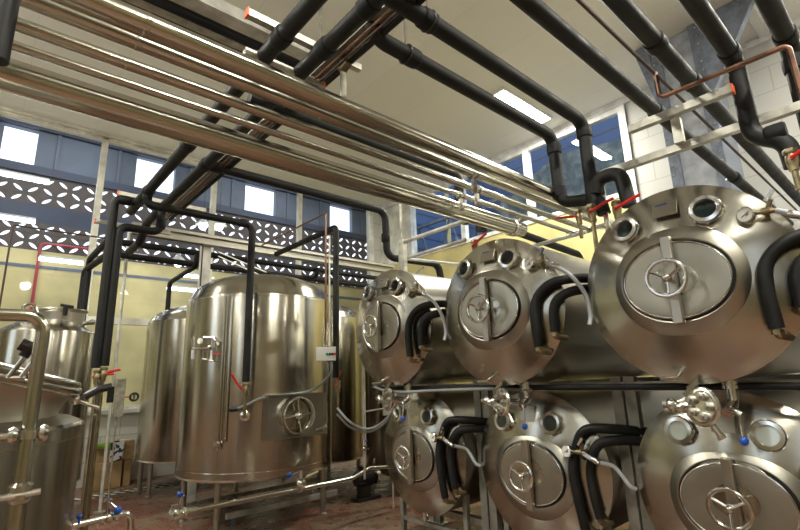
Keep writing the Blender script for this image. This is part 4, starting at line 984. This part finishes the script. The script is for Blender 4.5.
for k in range(4):
    a_ = k*PI/2+.6
    g = MB().tube([(NC.x+math.cos(a_)*.6, NC.y+math.sin(a_)*.6, .0), (NC.x+math.cos(a_)*.6, NC.y+math.sin(a_)*.6, .34)], .04, 12).build('leg', 'beam_steel', near)
pc1 = at(26, 350, y=1.85); pc2 = at(8, 378, y=1.85)
m = MB()
for dx in (0, .03): m.tube([pc1+V((dx,0,-.02)), pc2+V((dx,0,.0))], .007, 8)
m.tube([pc2+V((-.005,0,0)), pc2+V((.04,.0,0))], .006, 8)
cl = m.build('toggle_clamp', 'bright_steel', near)
MB().tube([at(20,344,y=1.85), at(33,349,y=1.85)], .019, 10).tube([at(31,347,y=1.85), at(23,357,y=1.85)], .015, 10).build('clamp_grip', 'black_plastic', cl)
# foreground bent pipe
yv = 1.78
a = at(-20, 321, y=yv); b = at(43, 316, y=yv); c = at(21, 492, y=yv)
bp = thing('bent_pipe', 'bright bent steel pipe standing in front of the kettle at lower left', 'pipe', (b.x, yv, 0))
vx = at(33, 400, y=yv).x
MB().tube([(vx-.5, yv, b.z-.01), (vx, yv, b.z), (vx, yv, at(22,488,y=yv).z)], .019, 20, .05, seg=10).build('tube', 'pipe_steel', bp)
j = V((vx, yv, at(31,434,y=yv).z)); MB().tube([j+V((-.25,0,-.0)), j+V((.035,0,.0))], .012, 10).lathe([(.02,-.01),(.026,0),(.02,.01)], j+V((.035,0,0)), X, 14).lathe([(.02,-.01),(.026,0),(.02,.01)], j+V((-.035,-.005,0)), X, 14).lathe([(.026,-.012),(.026,.012)], j, Z, 20).build('bracket', 'bright_steel', bp)
j = V((vx, yv, at(22,492,y=yv).z)); MB().lathe([(.020,-.03),(.03,-.018),(.03,-.004),(.025,0),(.03,.004),(.03,.018),(.02,.026)], j, Z, 20).tube([j+V((-.05,-.02,-.006)), j+V((.045,-.02,-.002))], .009, 8).build('clamp', 'bright_steel', bp)
MB().tube([j-V((0,0,.03)), V((vx, yv, 0.0))], .0215, 20).build('tube', 'pipe_steel', bp)
# vertical side pipes at the kettle's right
xk = at(91, 440, y=3.0)
tag(MB().tube([(at(93,440,y=2.95).x, 2.95, .0), (at(93,440,y=2.95).x, 2.95, at(97, 380, y=2.95).z)], .013, 10).build('side_tube', 'pipe_steel'), 'thin vertical steel tube along the right side of the kettle', 'pipe')
hh = thing('hose_clamp', 'black clamp handle at the right end of the kettle lid', 'clamp', at(84, 397, y=2.5))
q = at(84, 397, y=2.5)
MB().tube([q, q+V((.05,0,.03)), q+V((.10,0,.04))], .017, 10, .02).tube([q+V((.1,0,.04)), q+V((.1,0,-.03))], .014, 8).build('grip', 'black_plastic', hh)
MB().sphere(q+V((-.03,0,-.01)), .022).tube([q+V((-.03,0,-.01)), q+V((.06,0,-.05))], .008, 8).build('hook', 'bright_steel', hh)
# outlet with blue-handled valve beside the kettle
yo = 2.75
o = thing('outlet_valve', 'steel outlet pipe with blue handled valve at the foot of the kettle', 'valve', at(110, 515, y=yo))
pA = at(82, 524, y=yo); zz = pA.z
xk2, xk3 = at(109, 518, y=yo).x, at(130, 518, y=yo).x
MB().tube([(at(74,524,y=yo).x, yo, zz), (xk3, yo, zz+.012), (xk3+.02, yo, zz-.25)], .015, 14, .04).lathe([(.024,-.008),(.024,.008)], (xk2-.03, yo, zz+.003), X, 18).lathe([(.024,-.008),(.024,.008)], (xk2+.03, yo, zz+.006), X, 18).build('tube', 'bright_steel', o)
MB().sphere((xk2, yo, zz+.004), .025).tube([(xk2-.005,yo,zz), (xk2-.01,yo,zz+.075)], .009, 8).lathe([(.016,-.006),(.016,.006)], (xk2-.01,yo,zz+.08), Z, 14).tube([(xk2-.01,yo,zz+.08),(xk2+.03,yo-.02,zz+.035)], .005, 8).build('valve_body', 'bright_steel', o)
MB().sphere((xk2+.03, yo-.02, zz+.034), .018).build('lever_knob', 'blue_plastic', o)
MB().lathe([(.009,0),(.009,.006)], (xk2-.01,yo,zz+.084), Z, 12).build('valve_cap', 'blue_plastic', o)
q_ = at(79,516,y=yo); MB().sphere((q_.x, yo-.01, q_.z), .012).tube([(q_.x, yo-.01, q_.z), (q_.x, yo-.01, zz)], .005, 6).build('side_knob', 'blue_plastic', o)

# ------------------------------------------------------------------ floor-level manifold
ym = 5.1; zm = -1.21+EYE
x0_ = at(180, 513, y=ym).x; x1_ = at(352, 483, y=ym).x
o = thing('floor_pipeline', 'low steel pipeline with blue valves in front of the big tank', 'pipe', (x0_, ym, 0))
e4 = at(378, 474, y=ym)
MB().tube([(x0_, ym, zm), (x1_, ym, zm), (x1_+.35, ym+.1, zm+.06), (x1_+.95, ym+.1, zm+.0)], .024, 14, .08).build('tube', 'pipe_steel', o)
MB().lathe([(.045,-.06),(.05,-.05),(.05,-.035),(.035,-.03),(.035,.0),(.05,.005),(.05,.02),(.03,.03)], (x0_+.03, ym, zm), X, 20).lathe([(.03,-.05),(.055,-.04),(.055,-.02),(.03,-.01)], (x0_-.05, ym, zm), X, 20).sphere((x0_-.02, ym, zm), .05).tube([(x0_-.02,ym,zm),(x0_-.02,ym,zm-.09)], .02, 8).build('end_valve', 'bright_steel', o)
MB().tube([(x0_-.02,ym,zm), (x0_,ym,zm+.14), (x0_+.03,ym,zm+.16)], .012, 8).build('valve_stem', 'bright_steel', o)
MB().sphere((x0_-.01, ym, zm+.17), .03).build('valve_knob', 'blue_plastic', o)
xv = at(301, 488, y=ym).x
MB().sphere((xv, ym, zm+.06), .055).tube([(xv,ym,zm-.03),(xv,ym,zm+.2)], .025, 10).tube([(xv,ym,zm+.19),(xv-.12,ym,zm+.17)], .012, 8).lathe([(.05,-.008),(.05,.008)], (xv,ym,zm+.12), Z, 16).tube([(xv,ym,zm+.10),(xv+.3,ym+.15,zm+.12)], .022, 10).build('branch_valve', 'bright_steel', o)
MB().sphere((xv-.15, ym, zm+.17), .028).build('valve_knob', 'blue_plastic', o)
for xx in (x0_+.35, ): MB().tube([(xx, ym, .0), (xx, ym, zm-.02)], .012, 8).build('support', 'galvanised', o)
# flat steel frame under the big tank
fr = thing('floor_frame', 'pale flat steel frame bar lying low under the big tank', 'frame', (3.2, 6.0, 0))
a = at(226, 519, z=.1); b = at(322, 496, z=.1)
MB().bar((a.x, a.y, .13), (b.x+.2, a.y, .13), .05, .07).build('bar', 'white_steel', fr)
MB().bar((2.2, a.y+1.0, .13), (4.6, a.y+1.0, .13), .05, .06).build('bar', 'galvanised', fr)
MB().bar((a.x+.1, a.y, .0), (a.x+.1, a.y, .1), .04, .04).bar((b.x, a.y, .0), (b.x, a.y, .1), .04, .04).bar((3.0, a.y+1.0, 0), (3.0, a.y+1.0, .1), .04, .04).build('foot', 'blue_grey_paint', fr)
# pump and vertical thin pipes beside the tanks on the right
pp = V((4.55, 6.05, 0)); 
pu = thing('transfer_pump', 'black pump on the floor between the big tank and the stacked tanks', 'pump', pp)
MB().lathe([(.09,-.18),(.11,-.16),(.11,.1),(.08,.13)], pp+V((0,0,.3)), X, 20).build('motor', 'black_plastic', pu)
m = MB()
for k in range(10): m.torus(pp+V((-.14+k*.026,0,.3)), X, .112, .006, 20, 6)
m.build('cooling_fins', 'black_plastic', pu)
MB().lathe([(.05,-.0),(.12,.02),(.12,.08),(.04,.1)], pp+V((.13,0,.3)), X, 24).tube([pp+V((.18,0,.38)), pp+V((.18,0,.55))], .025, 10).build('pump_head', 'bright_steel', pu)
MB().box(pp+V((-.2,-.1,.0)), pp+V((.22,.1,.04))).box(pp+V((-.12,-.06,.04)), pp+V((.05,.06,.2))).build('base', 'black_plastic', pu)
MB().box(pp+V((-.08,-.08,.4)), pp+V((.05,.06,.47))).build('terminal_box', 'black_plastic', pu)
yq = 4.95; xq = at(364, 420, y=yq).x
vp_ = thing('riser_pipe', 'thin vertical steel riser with a small valve left of the lower tanks', 'pipe', (xq, yq, 0))
MB().tube([(xq, yq, zm), (xq, yq, at(362, 366, y=yq).z)], .014, 10).tube([(xq, yq, at(363,412,y=yq).z), (xq+.45, yq-.1, at(363,412,y=yq).z+.04)], .010, 8).build('tube', 'white_steel', vp_)
MB().sphere((xq, yq, at(362,449,y=yq).z), .03).lathe([(.035,-.006),(.035,.006)], (xq, yq, at(362,446,y=yq).z), Z, 14).tube([(xq-.06,yq,at(362,450,y=yq).z),(xq+.07,yq,at(362,450,y=yq).z)], .012, 8).build('valve', 'bright_steel', vp_)
e = at(366, 441, y=yq); MB().sphere(e, .018).build('knob', 'blue_plastic', vp_)
c = [(3.75, 5.5), (4.05, 5.2), (4.35, 4.9), (4.6, 4.6)]
for k, (dz, lb) in enumerate(((0, 'upper of two hoses sagging between the big tank and the lower tanks'), (-.05, 'lower of two hoses sagging between the big tank and the lower tanks'))):
    pts = [at(337, 408+6*k, y=5.1), at(350, 422+5*k, y=5.0), at(366, 429+3*k, y=4.9), at(380, 424+3*k, y=4.8), at(395, 410+3*k, y=4.5)]
    tag(MB().tube(smooth_path(pts), .014, 8).build('hose', 'hose_grey' if k == 0 else 'cable_grey'), lb, 'hose', 'sagging hoses')
# label tag on steel post behind
q = at(388, 392, y=5.4)
sg = thing('tag_plate', 'white plate with a blue square behind the left upper tank', 'sign', (q.x, 5.4, 0))
MB().tube([(q.x+.06, 5.42, 0), (q.x+.06, 5.42, 1.3)], .012, 8).box((q.x-.09, 5.38, at(388,415,y=5.4).z), (q.x+.14, 5.42, at(388,384,y=5.4).z)).build('panel', 'white_plastic', sg)
MB().box((at(384,391,y=5.4).x, 5.37, at(386,397,y=5.4).z), (at(390,391,y=5.4).x+.03, 5.38, at(386,388,y=5.4).z)).build('blue_mark', 'blue_plastic', sg)

# ------------------------------------------------------------------ boxes and wall things at the far left
def carton(x0, x1, y0, y1, z0, z1, label):
    t = thing('cardboard_box', label, 'box', ((x0+x1)/2, (y0+y1)/2, z0), 'cardboard boxes by the wall')
    MB().box((x0,y0,z0), (x1,y1,z1)).build('carton', 'cardboard', t, bevel=.01)
    MB().box((x0+.02,(y0+y1)/2-.03,z1), (x1-.02,(y0+y1)/2+.03,z1+.003)).build('tape', 'frame_cream', t)
    return t
BY = 10.10
bx0 = at(90, 470, y=BY).x; bx1 = at(122, 470, y=BY).x; bz1 = at(100, 463, y=BY).z
carton(bx0, bx1, BY, 10.48, 0, bz1, 'bottom left cardboard box on the floor at the tiled wall')
bx2 = at(134, 455, y=BY).x; bz2 = at(120, 441, y=BY).z
carton(bx1+.03, bx2-.02, BY+.02, 10.46, 0, bz1, 'lower right cardboard box carrying the upper stack')
xm = (bx0+bx2)/2+.1
carton(bx0, xm, BY+.02, 10.46, bz1+.004, bz2-.08, 'upper left cardboard box of the stack, with a lime green cover')
carton(xm+.01, bx2, BY+.01, 10.46, bz1+.004, bz2, 'upper right cardboard box of the stack, beside the spotted film')
g_ = MB(); g_.ring_loft([[V((bx0+.03, yy, bz1+.25)), V((bx0+.05, yy, bz2-.02)), V((bx0+.38, yy, bz2+.02)), V((bx0+.42, yy, bz2-.12))] for yy in (BY-.03, BY+.0)])
g_.box((bx0+.05, BY-.03, bz2-.075), (bx0+.40, BY+.3, bz2-.06))
tag(g_.build('paper_bag', 'lime_paper'), 'lime green paper lying on the upper cardboard box', 'bag')
fx = at(111, 450, y=BY-.05).x
f_ = MB(); f_.ring_loft([[V((fx-.02+k, yy, bz2+.03)), V((fx+.20+k, yy, bz2+.0)), V((fx+.18+k, yy, bz1+.03)), V((fx+.0+k, yy, bz1+.0))] for k, yy in ((0, BY-.05), (.02, BY-.03), (0, BY-.005))])
tag(f_.build('spotted_film', 'spotted_film'), 'white and black spotted packaging hanging over the boxes', 'packaging')
hA = at(90, 496.5, z=.002); hB = at(146, 487, z=.002)
ht = MB().box((hA.x-.3, hB.y-.20, .001), (hB.x+1.6, hB.y-.0, .006)).build('floor_tape', 'hazard_tape', origin=(hA.x, hA.y, 0)); tag(ht, 'black and white striped hazard tape on the floor before the wall', 'tape')
gx = at(115, 395, y=8.3)
g = thing('junction_panel', 'narrow grey metal panel beside the steel pole', 'panel', (gx.x+.06, 8.3, 0))
MB().box((gx.x, 8.28, at(114,417,y=8.3).z), (gx.x+.13, 8.34, at(115,379,y=8.3).z)).build('panel', 'galvanised', g, bevel=.004)
MB().tube([(gx.x+.06,8.35,0),(gx.x+.06,8.35,at(114,390,y=8.3).z)], .012, 8).build('stand', 'galvanised', g)
q = at(134, 398, y=10.45)
o = thing('wall_tap', 'small black hose tap with a red lever on the left wall sill', 'tap', q)
MB().torus(q+V((0,0,.02)), Y, .07, .02, 20, 8).build('hose_loop', 'black_plastic', o)
MB().bar(q+V((-.2,0,.02)), q+V((-.04,0,.03)), .02, .02).build('lever', 'red_plastic', o)
MB().tube([q+V((0,.12,-.05)), q+V((0,0,-.05)), q+V((0,0,.1))], .02, 8).build('body', 'brass', o)

# ------------------------------------------------------------------ camera
cam = bpy.data.cameras.new('camera'); co = bpy.data.objects.new('camera', cam); COL.objects.link(co)
cam.sensor_width = 36; cam.lens = FPX*36/800; cam.clip_start = .02; cam.clip_end = 200
co.matrix_world = Matrix(((RT.x, UP.x, -DIR.x, 0), (RT.y, UP.y, -DIR.y, 0), (RT.z, UP.z, -DIR.z, EYE), (0,0,0,1)))
scn.camera = co
scn.view_settings.view_transform = 'Standard'; scn.view_settings.look = 'None'; scn.view_settings.gamma = 1
scn.view_settings.exposure = .93
for ob in bpy.data.objects:
    if '_org' in ob: del ob['_org']
